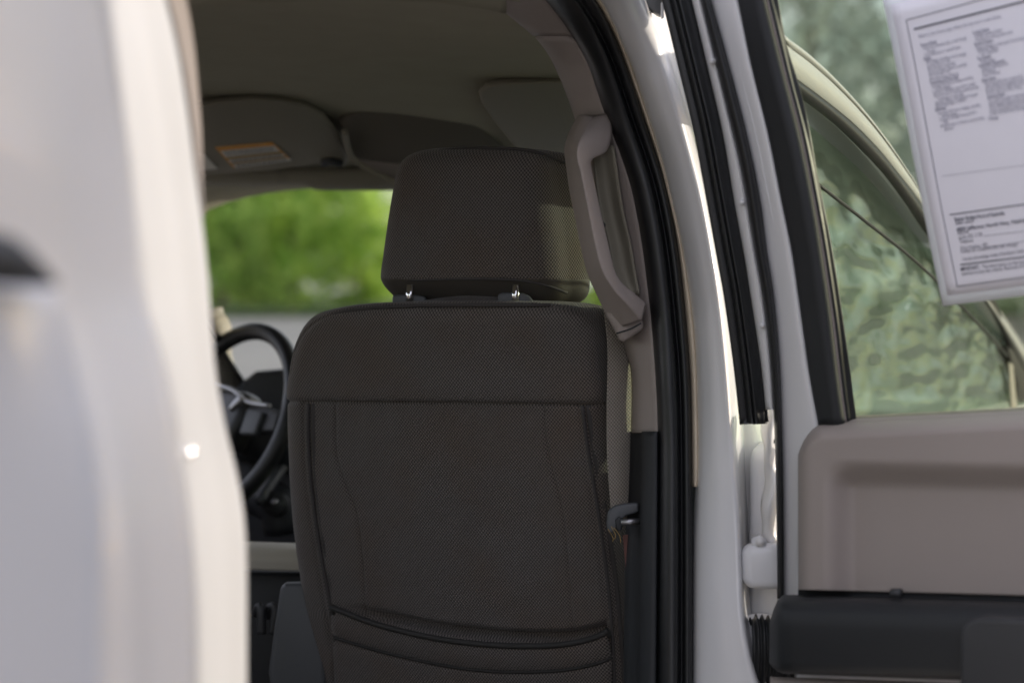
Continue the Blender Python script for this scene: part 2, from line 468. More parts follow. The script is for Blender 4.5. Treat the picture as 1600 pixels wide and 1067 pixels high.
dslab('vanity_label', [(300, 236), (320, 242), (340, 264), (300, 268)], 0, 0.001, 'labelwhite', vis, 0, lambda x, y: vis_d(x, y) - 0.015, VN)
tube('visor_clip', [P(505, 256, 4.0), P(516, 251, 3.99), P(534, 256, 4.0)], 0.008, 'charcoal', vis, 10, 10)
# windshield header trim under the visor
rows = []
for y in (262, 270, 280, 288, 296):
    row = []
    for x in frange(285, 960, 40):
        bot = 288 + (7 if x > 480 else 0) * min(1, max(0, (x - 440) / 60)) + 3
        yy = 262 + (bot - 262) * (y - 262) / 34
        d = 4.22 + 0.05 * (y - 262) / 34 - 0.02 * math.sin(math.pi * (y - 262) / 34)
        row.append(P(x, yy, d))
    rows.append(row)
grid('windshield_header', rows, 'visor', truck, 0.03, -1)
# overhead console between the visors
con = dslab('overhead_console', [(528, 190), (560, 176), (700, 172), (745, 190), (790, 240), (800, 262), (640, 262), (565, 252), (545, 248)], 0, 0.03, 'console', truck, 0.012, lambda x, y: 3.74 + (y - 172) * 0.0032, VN)
tube('console_edge', [P(538, 205, 3.80), P(545, 235, 3.92), P(556, 252, 3.97), P(590, 272, 4.02), P(615, 284, 4.06)], 0.006, 'visor', con, 10, 24)
dslab('mirror_stalk_cover', [(560, 252), (632, 254), (640, 282), (612, 284)], 0, 0.02, 'tan', con, 0.006, lambda x, y: 4.0 + (y - 252) * 0.002, VN)
# passenger visor
dslab('sun_visor', [(748, 148), (758, 138), (780, 133), (860, 130), (960, 128), (960, 262), (840, 262), (800, 226), (770, 190), (752, 165)], 0, 0.022, 'visor', truck, 0.008, lambda x, y: 3.36 + (y - 128) * 0.0052, VN)

# ------------------------------------------------------------------ front passenger seat
seat = empty('front_seat', (0, 0, 0), parent=truck)
SP0 = P(700, 627, 3.12)
REC = R_(13)
SU = (ZV * math.cos(REC) - FV * math.sin(REC)).normalized()
SN = (-FV * math.cos(REC) - ZV * math.sin(REC)).normalized()
SR = RV.copy()
def st(px, py, h=0.0):
    p = onplane(px, py, SP0 + SN * h, SN) - SP0
    return p.dot(SR), p.dot(SU)
def SW(s, t, h): return SP0 + SR * s + SU * (t + min(0, h) * 0.23) + SN * h

def polydist(px, py, poly):
    best = 1e9
    for (x0, y0), (x1, y1) in zip(poly, poly[1:]):
        dx, dy = x1 - x0, y1 - y0
        t = max(0, min(1, ((px - x0) * dx + (py - y0) * dy) / (dx * dx + dy * dy)))
        best = min(best, math.hypot(px - x0 - t * dx, py - y0 - t * dy))
    return best
def smooth2(poly, n=40):
    return [(p.x, p.y) for p in cr([(x, y, 0) for x, y in poly], n)]
SEAM_TOP = smooth2([(430, 629), (470, 627), (600, 626), (720, 626), (830, 629), (960, 633), (1000, 635)])
SEAM_L2 = smooth2([(532, 630), (532, 690), (536, 715), (552, 760), (568, 800), (576, 860), (580, 930), (582, 965)])
SEAM_R2 = smooth2([(857, 631), (861, 690), (872, 740), (886, 800), (893, 870), (898, 940), (902, 985)])
PIPE_L = smooth2([(484, 630), (484, 690), (490, 770), (503, 860), (520, 950), (529, 1010), (534, 1090)])
PIPE_R = smooth2([(911, 633), (918, 690), (932, 780), (944, 870), (953, 960), (960, 1090)])
TOPSEAM_L = smooth2([(454, 585), (460, 552), (478, 520), (510, 496), (550, 484), (620, 477), (720, 474), (860, 476)])
TOPSEAM_R = smooth2([(840, 475), (880, 480), (910, 490), (935, 507), (952, 528), (975, 560)])
def smooth01(t): t = max(0, min(1, t)); return t * t * (3 - 2 * t)
CORD = smooth2([(524, 944), (545, 950), (600, 966), (700, 986), (800, 997), (880, 999), (925, 993), (952, 984)], 60)
PBOT = smooth2([(526, 992), (560, 1000), (620, 1014), (720, 1033), (800, 1041), (880, 1041), (930, 1034), (956, 1026)], 60)
SILL = [(447, 640), (449, 600), (454, 566), (466, 535), (486, 510), (515, 493), (545, 483), (575, 478)]
def seat_left(y):   # left silhouette px
    return -12 + yint([(640, 470), (566, 474), (528, 480), (500, 488), (478, 506), (464, 530), (455, 560), (449, 600), (446, 640), (447, 700), (450, 780), (457, 850), (466, 910), (478, 990), (488, 1090)], y)[0]
def seat_right(y):
    return (8 + 7 * smooth01((y - 560) / 70)) + yint([(800, 470), (855, 474), (886, 481), (905, 492), (917, 508), (922, 530), (925, 570), (927, 640), (932, 720), (938, 800), (944, 880), (950, 960), (956, 1090)], y)[0]
def hgroove(px, py):
    h = 0.0030 * noise.noise(Vector((px / 95.0, py / 130.0, 0.7))) + 0.0012 * noise.noise(Vector((px / 40.0, py / 28.0, 5.2)))
    d = polydist(px, py, SEAM_TOP)
    h += 0.0018 * noise.noise(Vector((px / 13.0, py / 40.0, 9.4))) * math.exp(-d / 20)
    h -= 0.0075 * math.exp(-(d / 2.6) ** 2)
    above = py < yint([(q[1], q[0]) for q in SEAM_TOP], px)[0] if 431 < px < 999 else py < 629
    dc = min(polydist(px, py + 8, CORD), polydist(px, py + 3, CORD)) if py > 925 else 99
    if dc < 30 and 540 < px < 948: h -= 0.024 * math.exp(-(dc / 6.0) ** 2) * smooth01((px - 540) / 120)
    if above:
        h += 0.0075 * (1 - math.exp(-max(d - 1, 0) / 5))
        for sm in (TOPSEAM_L, TOPSEAM_R):
            dd = polydist(px, py, sm); h -= 0.0030 * math.exp(-(dd / 2.2) ** 2)
    else:
        for sm in (SEAM_L2, SEAM_R2):
            dd = polydist(px, py, sm); h -= 0.0040 * math.exp(-(dd / 2.2) ** 2)
        d1 = min(polydist(px, py, PIPE_L), polydist(px, py, PIPE_R))
        h += 0.0016 * noise.noise(Vector((px / 12.0, py / 26.0, 3.1))) * math.exp(-d1 / 16)
        for sm in (PIPE_L, PIPE_R):
            dd = polydist(px, py, sm); h -= 0.0030 * math.exp(-((dd - 5) / 3.0) ** 2)
        # centre panel sits a little deeper than the side bands
        if yint([(q[1], q[0]) for q in [(p[0], p[1]) for p in []]] or [(0, 0), (1, 1)], 0)[0] is None: pass
        xl = yint(SEAM_L2, min(max(py, 631), 964))[0]; xr = yint(SEAM_R2, min(max(py, 632), 984))[0]
        if xl < px < xr:
            h -= 0.003 * min(1, min(px - xl, xr - px) / 30)
    return h
NSIDE = 230
rows, uvs = [], []
ys = [470 + 0.35 * i * i for i in range(0, 8)] + frange(489, 1090, 250)
ytop = 470.0
tt = st(720, 470)[1]
for y in ys:
    sl = st(seat_left(y), y)[0]; sr = st(seat_right(y), y)[0]
    tm = st(700, y)[1]
    # round over the top edge
    q = max(0.0, 1 - (tt - tm) / 0.035)
    h0 = -0.035 * (1 - math.sqrt(max(0, 1 - q * q)))
    depth = 0.115
    row, uvr = [], []
    w = sr - sl; sm = (sl + sr) / 2
    rl, rr = 0.045, 0.03
    acc = 0
    prev = None
    for i in range(NSIDE):
        s = sl + w * i / (NSIDE - 1)
        dl, dr = s - sl, sr - s
        h = 0.012 * (1 - ((s - sm) / (w / 2)) ** 2)
        if dl < rl: h -= rl * (1 - math.sqrt(max(0, 1 - ((rl - dl) / rl) ** 2)))
        if dr < rr: h -= rr * (1 - math.sqrt(max(0, 1 - ((rr - dr) / rr) ** 2)))
        # pixel of this point for the seam relief
        fx = i / (NSIDE - 1); px = seat_left(y) + (seat_right(y) - seat_left(y)) * fx
        t = st(px, y)[1]
        h += hgroove(px, y)
        row.append(SW(s, t, max(h + h0, -depth)))
    tr_ = st(seat_right(y), y)[1]; tl_ = st(seat_left(y), y)[1]
    for k in range(1, 10):   # right flank, bulging
        u = k / 9
        row.append(SW(sr + 0.012 * math.sin(math.pi * u * 0.8), tr_, max(-depth * u, -depth) + (h0 - rr) * (1 - u)))
    for k in range(1, 9):    # front face
        u = k / 9
        row.append(SW(sr + (sl - sr) * u, tr_ + (tl_ - tr_) * u, -depth - 0.03 * math.sin(math.pi * u)))
    for k in range(1, 10):
        u = 1 - k / 10
        row.append(SW(sl - 0.006 * math.sin(math.pi * u * 0.8), tl_, -depth * u + (h0 - rl) * (1 - u)))
    rows.append(row)
    a = 0; uvr = [(0, tm)]
    for p0, p1 in zip(row, row[1:]):
        a += (p1 - p0).length; uvr.append((a, tm))
    uvs.append(uvr)
# uv by arc length from the middle of the rear face so the weave stays regular
def arc_uv(rows, uvs, nside, o, up):
    for row, uvr in zip(rows, uvs):
        mid = nside // 2; base = (row[mid] - o).dot(SR); a = base
        n_ = len(row); out = [None] * n_
        out[mid] = base
        for i in range(mid + 1, n_ - 6):
            a += (row[i] - row[i - 1]).length; out[i] = a
        a = base
        for i in range(mid - 1, -1, -1):
            a -= (row[i] - row[i + 1]).length; out[i] = a
        for i in range(n_ - 1, n_ - 7, -1):
            a -= (row[i] - row[(i + 1) % n_]).length; out[i] = a
        for i in range(n_): uvr[i] = (out[i], (row[i] - o).dot(up))
arc_uv(rows, uvs, NSIDE, SP0, SU)
# close the top with a slightly crowned cap row
top = rows[0]; cen = sum(top, Vector()) / len(top)
rows.insert(0, [p.lerp(cen, 0.6) + SU * 0.006 for p in top]); uvs.insert(0, [((p - SP0).dot(SR), (p - SP0).dot(SN)) for p in rows[0]])
rows.insert(0, [cen + SU * 0.008 for p in top]); uvs.insert(0, [((p - SP0).dot(SR), (p - SP0).dot(SN)) for p in rows[0]])
grid('backrest_cover', rows, 'fabric', seat, closed=True, uv=uvs)
def on_seat(px, py, lift=0.001):
    s, t = st(px, py)
    sl = st(seat_left(py), py)[0]; sr = st(seat_right(py), py)[0]; w = sr - sl; sm = (sl + sr) / 2
    h = 0.012 * (1 - ((s - sm) / (w / 2)) ** 2)
    dl, dr = s - sl, sr - s; rl, rr = 0.045, 0.03
    if dl < rl: h -= rl * (1 - math.sqrt(max(0, 1 - ((rl - dl) / rl) ** 2)))
    if dr < rr: h -= rr * (1 - math.sqrt(max(0, 1 - ((rr - dr) / rr) ** 2)))
    return SW(s, t, h + lift)
for poly in (PIPE_L, PIPE_R):
    tube('piping', [on_seat(x, y, 0.0005) for x, y in poly], 0.0028, 'stitch', seat, 8, flat=0.8)
    tube('seam_tape', [on_seat(x + (9 if poly is PIPE_L else 8), y, -0.0016) for x, y in poly], 0.0040, 'stitch', seat, 8, flat=0.35)
# stitched fold along the top edge
tube('piping', [on_seat(x, y, 0.0) for x, y in TOPSEAM_L[6:]], 0.0024, 'stitch', seat, 8)
for poly in (SEAM_L2, SEAM_R2):
    tube('seam_stitch', [on_seat(x, y, -0.0048) for x, y in poly if y < 942], 0.0014, 'cord', seat, 6)
# map pocket with elastic hem
def pk_lift(fx): return 0.006 + 0.014 * math.sin(math.pi * min(1, max(0, fx))) ** 0.8
rows, uvs = [], []
for v in frange(0, 1, 36):
    row, uvr = [], []
    for i, ((x0, y0), (x1, y1)) in enumerate(zip(CORD, PBOT)):
        fx = i / 59
        if v < 0.5:
            k = v / 0.5; x = x0 + (x1 - x0) * k; y = y0 + (y1 - y0) * k
            lift = pk_lift(fx) * (1 - 0.45 * k) + 0.004 * math.sin(math.pi * k) - 0.004 * math.exp(-((1 - k) / 0.08) ** 2)
        else:
            k = (v - 0.5) / 0.5; x = x1; y = y1 + (1090 - y1) * k
            lift = pk_lift(fx) * 0.55 * (1 - 0.3 * k) - 0.004 * math.exp(-(k / 0.08) ** 2)
        row.append(on_seat(x, y, lift)); uvr.append(st(x, y))
    rows.append(row); uvs.append(uvr)
pocket = grid('map_pocket', rows, 'fabric', seat, 0.003, 0, uv=uvs)
tube('elastic_hem', [on_seat(x, y, pk_lift(i / 59) + 0.001) for i, (x, y) in enumerate(CORD)], 0.0048, 'cord', pocket, 10)
tube('pocket_seam', [on_seat(x, y, pk_lift(i / 59) * 0.55 + 0.0005) for i, (x, y) in enumerate(PBOT)], 0.0028, 'cord', pocket, 8)
for (x, y) in ((526, 946), (951, 985)):
    tube('hem_tack', [on_seat(x - 3, y - 5, 0.007), on_seat(x + 3, y + 8, 0.008)], 0.0045, 'cord', pocket, 8)
# seat cushion (mostly out of frame)
tbox('seat_cushion', 3.05, 3.5, -1.68, -1.14, 0.85, 1.02, 'leather', seat, 0.04)

# headrest
HP0 = P(740, 350, 3.10)
HREC = R_(4)
HU = (ZV * math.cos(HREC) - FV * math.sin(HREC)).normalized()
HN = (-FV * math.cos(HREC) - ZV * math.sin(HREC)).normalized()
def hst(px, py):
    p = onplane(px, py, HP0, HN) - HP0; return p.dot(SR), p.dot(HU)
def HW(s, t, h): return HP0 + SR * s + HU * (t + min(0, h) * 0.07) + HN * h
HL = [(662, 229), (641, 236), (628, 248), (621, 268), (615, 300), (607, 350), (600, 400), (596, 432), (598, 447), (604, 458), (612, 468), (622, 474)]
HL = [(x - 15, y) for x, y in HL]
HRR = [(795, 228), (826, 233), (842, 243), (850, 262), (856, 300), (863, 350), (869, 400), (871, 430), (870, 447), (867, 459), (860, 468), (850, 474)]
rows, uvs = [], []
HNS = 90
hys = [229, 229.5, 230.5, 232, 234, 237, 240, 244, 249] + frange(255, 430, 60) + [433, 436, 439, 442, 445, 448, 452, 456, 460, 464, 468, 471, 474]
for y in hys:
    xl = yint(HL, y)[0]; xr = yint(HRR, y)[0]
    sl, t_l = hst(xl, y); sr, t_r = hst(xr, y)
    tm = hst(740, y)[1]; ttop = hst(740, 229)[1]; tbot = hst(740, 474)[1]; tface = hst(740, 434)[1]
    q = max(0, 1 - (ttop - tm) / 0.045); h0 = -0.045 * (1 - math.sqrt(max(0, 1 - q * q)))
    D = 0.125
    qb = 0
    if tm < tface: qb = (tface - tm) / (tface - tbot)
    h0 -= 0.030 * qb ** 1.1
    w = sr - sl; sm = (sl + sr) / 2; row, uvr = [], []
    rl = rr = 0.04
    for i in range(HNS):
        fx = i / (HNS - 1); s = sl + w * fx; t = t_l + (t_r - t_l) * fx
        dl, dr = s - sl, sr - s
        h = 0.016 * (1 - ((s - sm) / (w / 2)) ** 2) * (1 - qb * 0.5)
        if dl < rl: h -= rl * (1 - math.sqrt(max(0, 1 - ((rl - dl) / rl) ** 2)))
        if dr < rr: h -= rr * (1 - math.sqrt(max(0, 1 - ((rr - dr) / rr) ** 2)))
        # piping just below the top
        row.append(HW(s, t, max(h + h0, -D + 0.001)))
    for k in range(1, 14):
        u = k / 14; row.append(HW(sr + 0.014 * math.sin(math.pi * u), t_r, (h0 - rr) * (1 - u) - D * u))
    for k in range(1, 12):
        u = k / 12; row.append(HW(sr + (sl - sr) * u, t_r + (t_l - t_r) * u, -D - 0.02 * math.sin(math.pi * u)))
    for k in range(1, 14):
        u = 1 - k / 14; row.append(HW(sl - 0.010 * math.sin(math.pi * u), t_l, (h0 - rl) * (1 - u) - D * u))
    rows.append(row)
    a = 0; uvr = [(0, tm)]
    for p0, p1 in zip(row, row[1:]): a += (p1 - p0).length; uvr.append((a, tm))
    uvs.append(uvr)
arc_uv(rows, uvs, HNS, HP0, HU)
top = rows[0]; cen = sum(top, Vector()) / len(top)
rows.insert(0, [p.lerp(cen, 0.5) + HU * 0.004 for p in top]); uvs.insert(0, [((p - HP0).dot(SR), (p - HP0).dot(HN)) for p in rows[0]])
rows.insert(0, [cen + HU * 0.005 for p in top]); uvs.insert(0, uvs[0])
bot = rows[-1]; cen = sum(bot, Vector()) / len(bot)
rows.append([cen for p in bot]); uvs.append(uvs[-1])
head = grid('headrest', rows, 'fabric', seat, closed=True, uv=uvs)
# the underside below the rear face is smooth vinyl
nc = len(rows[0])
head.data.materials.append(M['leather'])
first_vinyl = 2 + hys.index(436)
for p in head.data.polygons:
    r = min(p.vertices) // nc
    if r >= first_vinyl: p.material_index = 1
# raised welt round the top and the right edge
def on_head(px, py, lift):
    s, t = hst(px, py); return HW(s, t, lift)
tube('headrest_piping', [on_head(x, y, l) for x, y, l in ((624, 262, -.02), (634, 248, -.02), (655, 238, -.02), (700, 233, -.014), (760, 231, -.012), (810, 233, -.018), (840, 240, -.03), (862, 252, -.05))], 0.0022, 'stitch', seat, 8, 40)
tube('headrest_piping', [on_head(x, y, l) for x, y, l in ((604, 438, -.006), (660, 437, .010), (740, 435, .015), (810, 437, .010), (850, 446, -.008), (872, 458, -.035))], 0.0022, 'stitch', seat, 8, 40)
for x in (640, 805):
    d = 3.10 - (x - 740) * 0.00043 - 0.004
    tube('headrest_post', [P(x + 1, 445, d - 0.012), P(x, 478, d - 0.012)], 0.0063, 'chrome', seat, 16, cap=True)
    s = 1 if x > 700 else 0
    g = [(x - 27, 462 - 2 * s), (x - 20, 460 - 3 * s), (x + 13, 461 - 3 * s), (x + 22, 463 - s), (x + 28, 469), (x + 28, 476), (x - 27, 476)]
    dslab('post_guide', g, d - 0.012, 0.05, 'grey', seat, 0.003)

# ------------------------------------------------------------------ seat belt between seat and pillar
belt = vstrip('seat_belt', [[(944, 480, 2.985), (950, 540, 2.985), (949, 640, 2.975), (950, 720, 2.965), (956, 800, 2.96), (974, 1000, 2.96)], [(985, 480, 3.06), (1012, 560, 3.06), (1014, 640, 3.06), (1014, 720, 3.05), (1014, 800, 3.04), (1014, 1000, 3.02)]], frange(470, 812, 40), 'webbing', truck, 0.0014)
ul = belt.data.uv_layers.new(name='UVMap')
for lp in belt.data.loops:
    co = belt.data.vertices[lp.vertex_index].co; ul.data[lp.index].uv = (co.x, co.z)
tg = [(948, 818), (950, 800), (958, 791), (975, 787), (998, 785), (998, 800), (978, 806), (972, 812), (966, 822), (958, 834), (950, 832)]
dslab('buckle_tongue', tg, 2.95, 0.016, 'grey', belt, 0.005)
tube('tongue_bar', [P(970, 816, 2.945), P(1000, 814, 2.95)], 0.0052, 'silver', belt, 12)
dslab('tongue_slot', [(961, 812), (969, 806), (974, 818), (971, 830), (963, 828)], 2.946, 0.006, 'blackmatte', belt, 0.002)
for a in (((955, 822), (962, 836), (960, 842)), ((959, 824), (968, 836), (970, 848)), ((950, 826), (958, 840), (957, 846))):
    tube('frayed_thread', [P(x, y, 2.94) for x, y in a], 0.0004, 'labeltan', belt, 6, 8)
dslab('red_tag', [(973, 836), (985, 834), (987, 900), (978, 890)], 2.985, 0.002, 'red_label', belt, 0)

# ------------------------------------------------------------------ B-pillar
pillar = empty('door_pillar', (0, 0, 0), parent=truck)
A = [(700, -60, 2.62), (790, 21, 2.80), (841, 65, 2.93), (868, 108, 2.98), (896, 180, 3.0), (918, 260, 3.02), (938, 350, 3.03), (955, 440, 3.03), (965, 500, 3.03), (972, 540, 3.03), (985, 576, 3.02), (986, 676, 3.01), (986, 700, 3.01)]
B = [(800, -60, 2.60), (853, 0, 2.76), (889, 48, 2.86), (919, 99, 2.90), (941, 165, 2.93), (964, 225, 2.94), (984, 282, 2.94), (1001, 363, 2.94), (1012, 443, 2.94), (1019, 507, 2.94), (1026, 602, 2.93), (1029, 679, 2.93), (1029, 800, 2.92), (1027, 1090, 2.90)]
Cc = [(880, -60, 2.58), (931, 0, 2.74), (961, 57, 2.84), (985, 120, 2.88), (1009, 192, 2.91), (1030, 255, 2.92), (1046, 315, 2.92), (1061, 400, 2.92), (1073, 517, 2.92), (1079, 602, 2.92), (1081, 727, 2.91), (1082, 850, 2.90), (1082, 1090, 2.88)]
Dd = [(890, -60, 2.575), (938, 0, 2.735), (981, 90, 2.86), (1002, 150, 2.89), (1032, 244, 2.91), (1055, 337, 2.91), (1068, 397, 2.91), (1085, 517, 2.91), (1090, 630, 2.91), (1091, 727, 2.90), (1086, 850, 2.895), (1085, 1090, 2.875)]
def mix(c1, c2, k, dd=0.0, ys_=None):
    ys_ = ys_ or frange(-60, 1090, 24)
    out = []
    for y in ys_:
        a = yint(c1, y); b = yint(c2, y)
        out.append((a[0] + (b[0] - a[0]) * k, y, a[2] + (b[2] - a[2]) * k + dd))
    return out
def shift(c, dx, dd): return [(x + dx, y, d + dd) for x, y, d in c]
# upholstery-side trim: tan above, black below
vstrip('roof_rail_trim', [A, mix(A, B, 0.25, -0.006), mix(A, B, 0.6, -0.004), B], frange(-60, 57, 20), 'tan', pillar, 0.012)
vstrip('pillar_trim', [A, mix(A, B, 0.22, -0.012), mix(A, B, 0.55, -0.010), B, shift(B, 6, 0.02)], frange(60, 676, 90), 'tan', pillar, 0.012)
A2 = [(986, 676, 3.01), (983, 760, 3.0), (979, 830, 2.99), (977, 940, 2.98), (975, 1090, 2.96)]
vstrip('lower_trim', [shift(A2, -1, 0.03), A2, mix(A2, B, 0.35, -0.006, frange(676, 1090, 10)), mix(A2, B, 0.5, -0.030, frange(676, 1090, 10)), mix(A2, B, 0.92, -0.026, frange(676, 1090, 10)), shift(B, 0, 0.005)], frange(674, 1090, 40), 'blackmatte', pillar, 0.012, 2)
# headliner edge moulding along the top of the opening
rows = []
for (y0, k) in ((0, 0), (0, 1), (0, 2), (0, 3)):
    row = []
    for p in cr([(285, 13, 2.15), (380, 6, 2.27), (480, 0, 2.38), (560, 0, 2.47), (640, 2, 2.55), (720, 9, 2.66), (790, 22, 2.80)], 40):
        row.append(P(p.x + k * 6, p.y - k * 24, p.z - k * 0.035 - (0.012 if k in (1, 2) else 0)))
    rows.append(row)
grid('opening_trim', rows, 'headliner', pillar, 0.008, 1)
# door seal (bulb) with a groove
def sealcol(k, d): return mix(B, Cc, k, d)
vstrip('door_seal', [shift(B, -2, 0.012), sealcol(0.0, -0.006), sealcol(0.14, -0.030), sealcol(0.36, -0.036), sealcol(0.56, -0.030), sealcol(0.64, -0.014), sealcol(0.70, -0.008), sealcol(0.76, -0.020), sealcol(0.88, -0.022), sealcol(0.98, -0.010), shift(Cc, 1, 0.01)], frange(-60, 1090, 110), 'black', pillar, 0.004, 3)
cream = vstrip('sunlit_jamb_edge', [shift(Cc, -2, 0.012), mix(Cc, Dd, 0.2, -0.004), mix(Cc, Dd, 0.7, -0.006), shift(Dd, 2, 0.006)], frange(-60, 760, 80), 'cream', pillar, 0.003, 3)  # cream strip: sun along the edge of the jamb, painted in
# white jamb
E = [(955, -60, 2.60), (990, 0, 2.74), (1021, 67, 2.82), (1047, 139, 2.84), (1074, 232, 2.85), (1092, 300, 2.85), (1107, 375, 2.85), (1121, 460, 2.85), (1131, 545, 2.85), (1139, 640, 2.85), (1146, 727, 2.85), (1152, 800, 2.85), (1157, 900, 2.845), (1160, 960, 2.84), (1172, 1030, 2.835), (1190, 1090, 2.83)]
Fq = [(968, -60, 2.61), (1003, 0, 2.75), (1036, 67, 2.825), (1062, 139, 2.845), (1088, 232, 2.855), (1107, 300, 2.86), (1122, 375, 2.86), (1138, 460, 2.865), (1149, 545, 2.87), (1153, 640, 2.87), (1156, 727, 2.875), (1160, 800, 2.88), (1165, 900, 2.885), (1170, 960, 2.88), (1182, 1030, 2.87), (1200, 1090, 2.86)]
vstrip('door_jamb', [shift(Dd, -4, 0.02), Dd, mix(Dd, E, 0.12, -0.012), mix(Dd, E, 0.5, -0.022), mix(Dd, E, 0.82, -0.018), shift(E, 0, -0.012), mix(E, Fq, 0.6, -0.004), shift(Fq, 0, 0.01), shift(Fq, 6, 0.05), shift(Fq, 10, 0.10)], frange(-60, 1090, 110), 'paint_gloss', pillar, 0.006, 3)
# hinge-side panel behind the jamb edge: front door shut gap
Gp = [(1010, -60, 2.9), (1042, 0, 2.93), (1070, 90, 2.94), (1110, 262, 2.95), (1140, 397, 2.96), (1170, 560, 2.97), (1200, 660, 2.97), (1228, 800, 2.97), (1240, 1090, 2.97)]
Gq = [(1050, -60, 2.92), (1080, 0, 2.95), (1110, 90, 2.98), (1150, 262, 3.0), (1175, 397, 3.0), (1205, 560, 2.99), (1232, 660, 2.98), (1250, 800, 2.98), (1260, 1090, 2.98)]
vstrip('hinge_panel', [shift(Fq, -12, 0.07), shift(Fq, 8, 0.075), mix(Fq, Gp, 0.5, 0.03), Gp, Gq], frange(-60, 1090, 90), 'paint_dusty', pillar, 0.006, 3)
# small reveal bracket high in the gap
dslab('reveal_bracket', [(1004, -8), (1012, 13), (1034, 26), (1036, 0), (1036, -8)], 2.80, 0.02, 'grey', pillar, 0.003)
dslab('bracket_tab', [(1033, 4), (1037, 4), (1038, 28), (1033, 30)], 2.78, 0.008, 'paint', pillar, 0.002)

# ------------------------------------------------------------------ grab handle
def rib(path_px, n): return [P(p.x, p.y, p.z) for p in cr(path_px, n)]
HS = [((903, 181, 2.97), (928, 182, 2.93), (953, 177, 2.93)), ((890, 205, 2.96), (914, 208, 2.875), (956, 205, 2.915)), ((882, 230, 2.95), (905, 226, 2.848), (948, 236, 2.90)),
      ((883, 250, 2.945), (903, 248, 2.842), (925, 250, 2.875)), ((886, 272, 2.945), (908, 270, 2.842), (926, 272, 2.872)), ((890, 300, 2.945), (913, 295, 2.842), (932, 300, 2.872)), ((899, 345, 2.945), (922, 340, 2.842), (942, 345, 2.872)),
      ((908, 390, 2.945), (931, 385, 2.843), (952, 388, 2.872)), ((917, 425, 2.945), (942, 424, 2.846), (961, 424, 2.875)), ((931, 458, 2.95), (961, 455, 2.86), (974, 444, 2.885)),
      ((947, 490, 2.955), (983, 478, 2.88), (992, 459, 2.90)), ((960, 514, 2.96), (1003, 500, 2.905), (1010, 474, 2.915))]
lc_, rc_, ic_ = [cr([h_[q] for h_ in HS], 90) for q in range(3)]
rows = []
for a_, b_, c_ in zip(lc_, rc_, ic_):
    A_, B_, C_ = P(*a_), P(*b_), P(*c_)
    Ab = P(a_.x + 3, a_.y, a_.z + 0.03); Cb = P(c_.x - 4, c_.y, c_.z + 0.05)
    mid = A_.lerp(B_, 0.5) - CF * 0.016
    row = [Ab, A_, A_.lerp(mid, 0.5) - CF * 0.006, mid, mid.lerp(B_, 0.75) - CF * 0.002, B_, B_.lerp(C_, 0.3) - CF * 0.006 + CF * 0.002, B_.lerp(C_, 0.75) - CF * 0.004, C_, C_.lerp(Cb, 0.5), Cb]
    rows.append(crk(row, 4))
handle = grid('grab_handle', rows, 'tan', truck, 0.003, -1)
# recess behind the handle and the end cap below it
vstrip('handle_recess', [[(925, 225, 2.935), (938, 325, 2.955), (952, 379, 2.96), (962, 430, 2.955), (985, 462, 2.935)], [(940, 225, 2.945), (955, 325, 2.972), (968, 379, 2.972), (978, 430, 2.965), (990, 462, 2.945)], [(958, 225, 2.93), (972, 325, 2.945), (984, 379, 2.948), (993, 430, 2.944), (999, 462, 2.938)]], frange(228, 460, 30), 'visor', handle, 0.002, 4)
dslab('handle_end_cap', [(945, 486), (1001, 492), (1009, 512), (972, 537), (962, 516)], 2.93, 0.05, 'tan', handle, 0.008)
tube('cap_seam', [P(963, 521, 2.918), P(985, 514, 2.914), P(1002, 505, 2.912)], 0.0012, 'blackmatte', handle, 6, 8)
tube('recess_screw', [P(941, 352, 2.948), P(941, 352, 2.955)], 0.005, 'blackmatte', handle, 10)

# ------------------------------------------------------------------ rear door (open about 70 degrees)
door = empty('rear_door', (0, 0, 0), parent=truck)
DA = R_(40)
DD = Vector((math.cos(DA), -math.sin(DA), 0))     # along the door, away from the hinge
DNI = Vector((-math.sin(DA), -math.cos(DA), 0))   # its inner face
DP0 = P(1225, 660, 2.78)
DUP = (ZV + DNI * 0.16).normalized()
GN = DD.cross(DUP); GN = GN if GN.dot(DNI) > 0 else -GN
GN.normalize()
def DW(px, py, h=0.0): return onplane(px, py, DP0 + GN * h, GN)
def DL(px, py, h=0.0): return onplane(px, py, DP0 + DNI * h, DNI)
def dcol(pts, h): return (pts, h)
def doorstrip(name, cols, ys, m, parent, thick=0.004, sub=3):
    rows = []
    for y in ys:
        pts = []
        for c, h in cols:
            x = yint(c, y)[0]; pts.append(DW(x, y, h))
        rows.append(crk(pts, sub) if sub > 1 and len(pts) > 2 else pts)
    return grid(name, rows, m, parent, thick, -1)
g0 = [(1030, -60), (1044, 0), (1070, 105), (1092, 195), (1111, 292), (1130, 397), (1142, 460), (1157, 574), (1167, 664)]
g1 = [(1066, -60), (1081, 0), (1104, 97), (1130, 210), (1149, 322), (1163, 397), (1173, 460), (1190, 574), (1198, 655)]
h1 = [(1080, -60), (1094, 0), (1130, 150), (1156, 262), (1179, 397), (1190, 460), (1201, 545), (1208, 640), (1212, 744), (1214, 932), (1214, 1090)]
i1 = [(1096, -60), (1111, 0), (1137, 94), (1167, 210), (1190, 322), (1199, 397), (1209, 460), (1219, 574), (1222, 660), (1224, 744), (1225, 932), (1225, 1090)]
j1 = [(1139, -60), (1154, 0), (1175, 101), (1205, 225), (1227, 337), (1238, 390), (1251, 479), (1266, 584), (1276, 650), (1284, 672), (1300, 1090)]
k1 = [(1182, -60), (1197, 0), (1223, 105), (1250, 210), (1272, 318), (1285, 397), (1300, 500), (1312, 600), (1321, 662)]
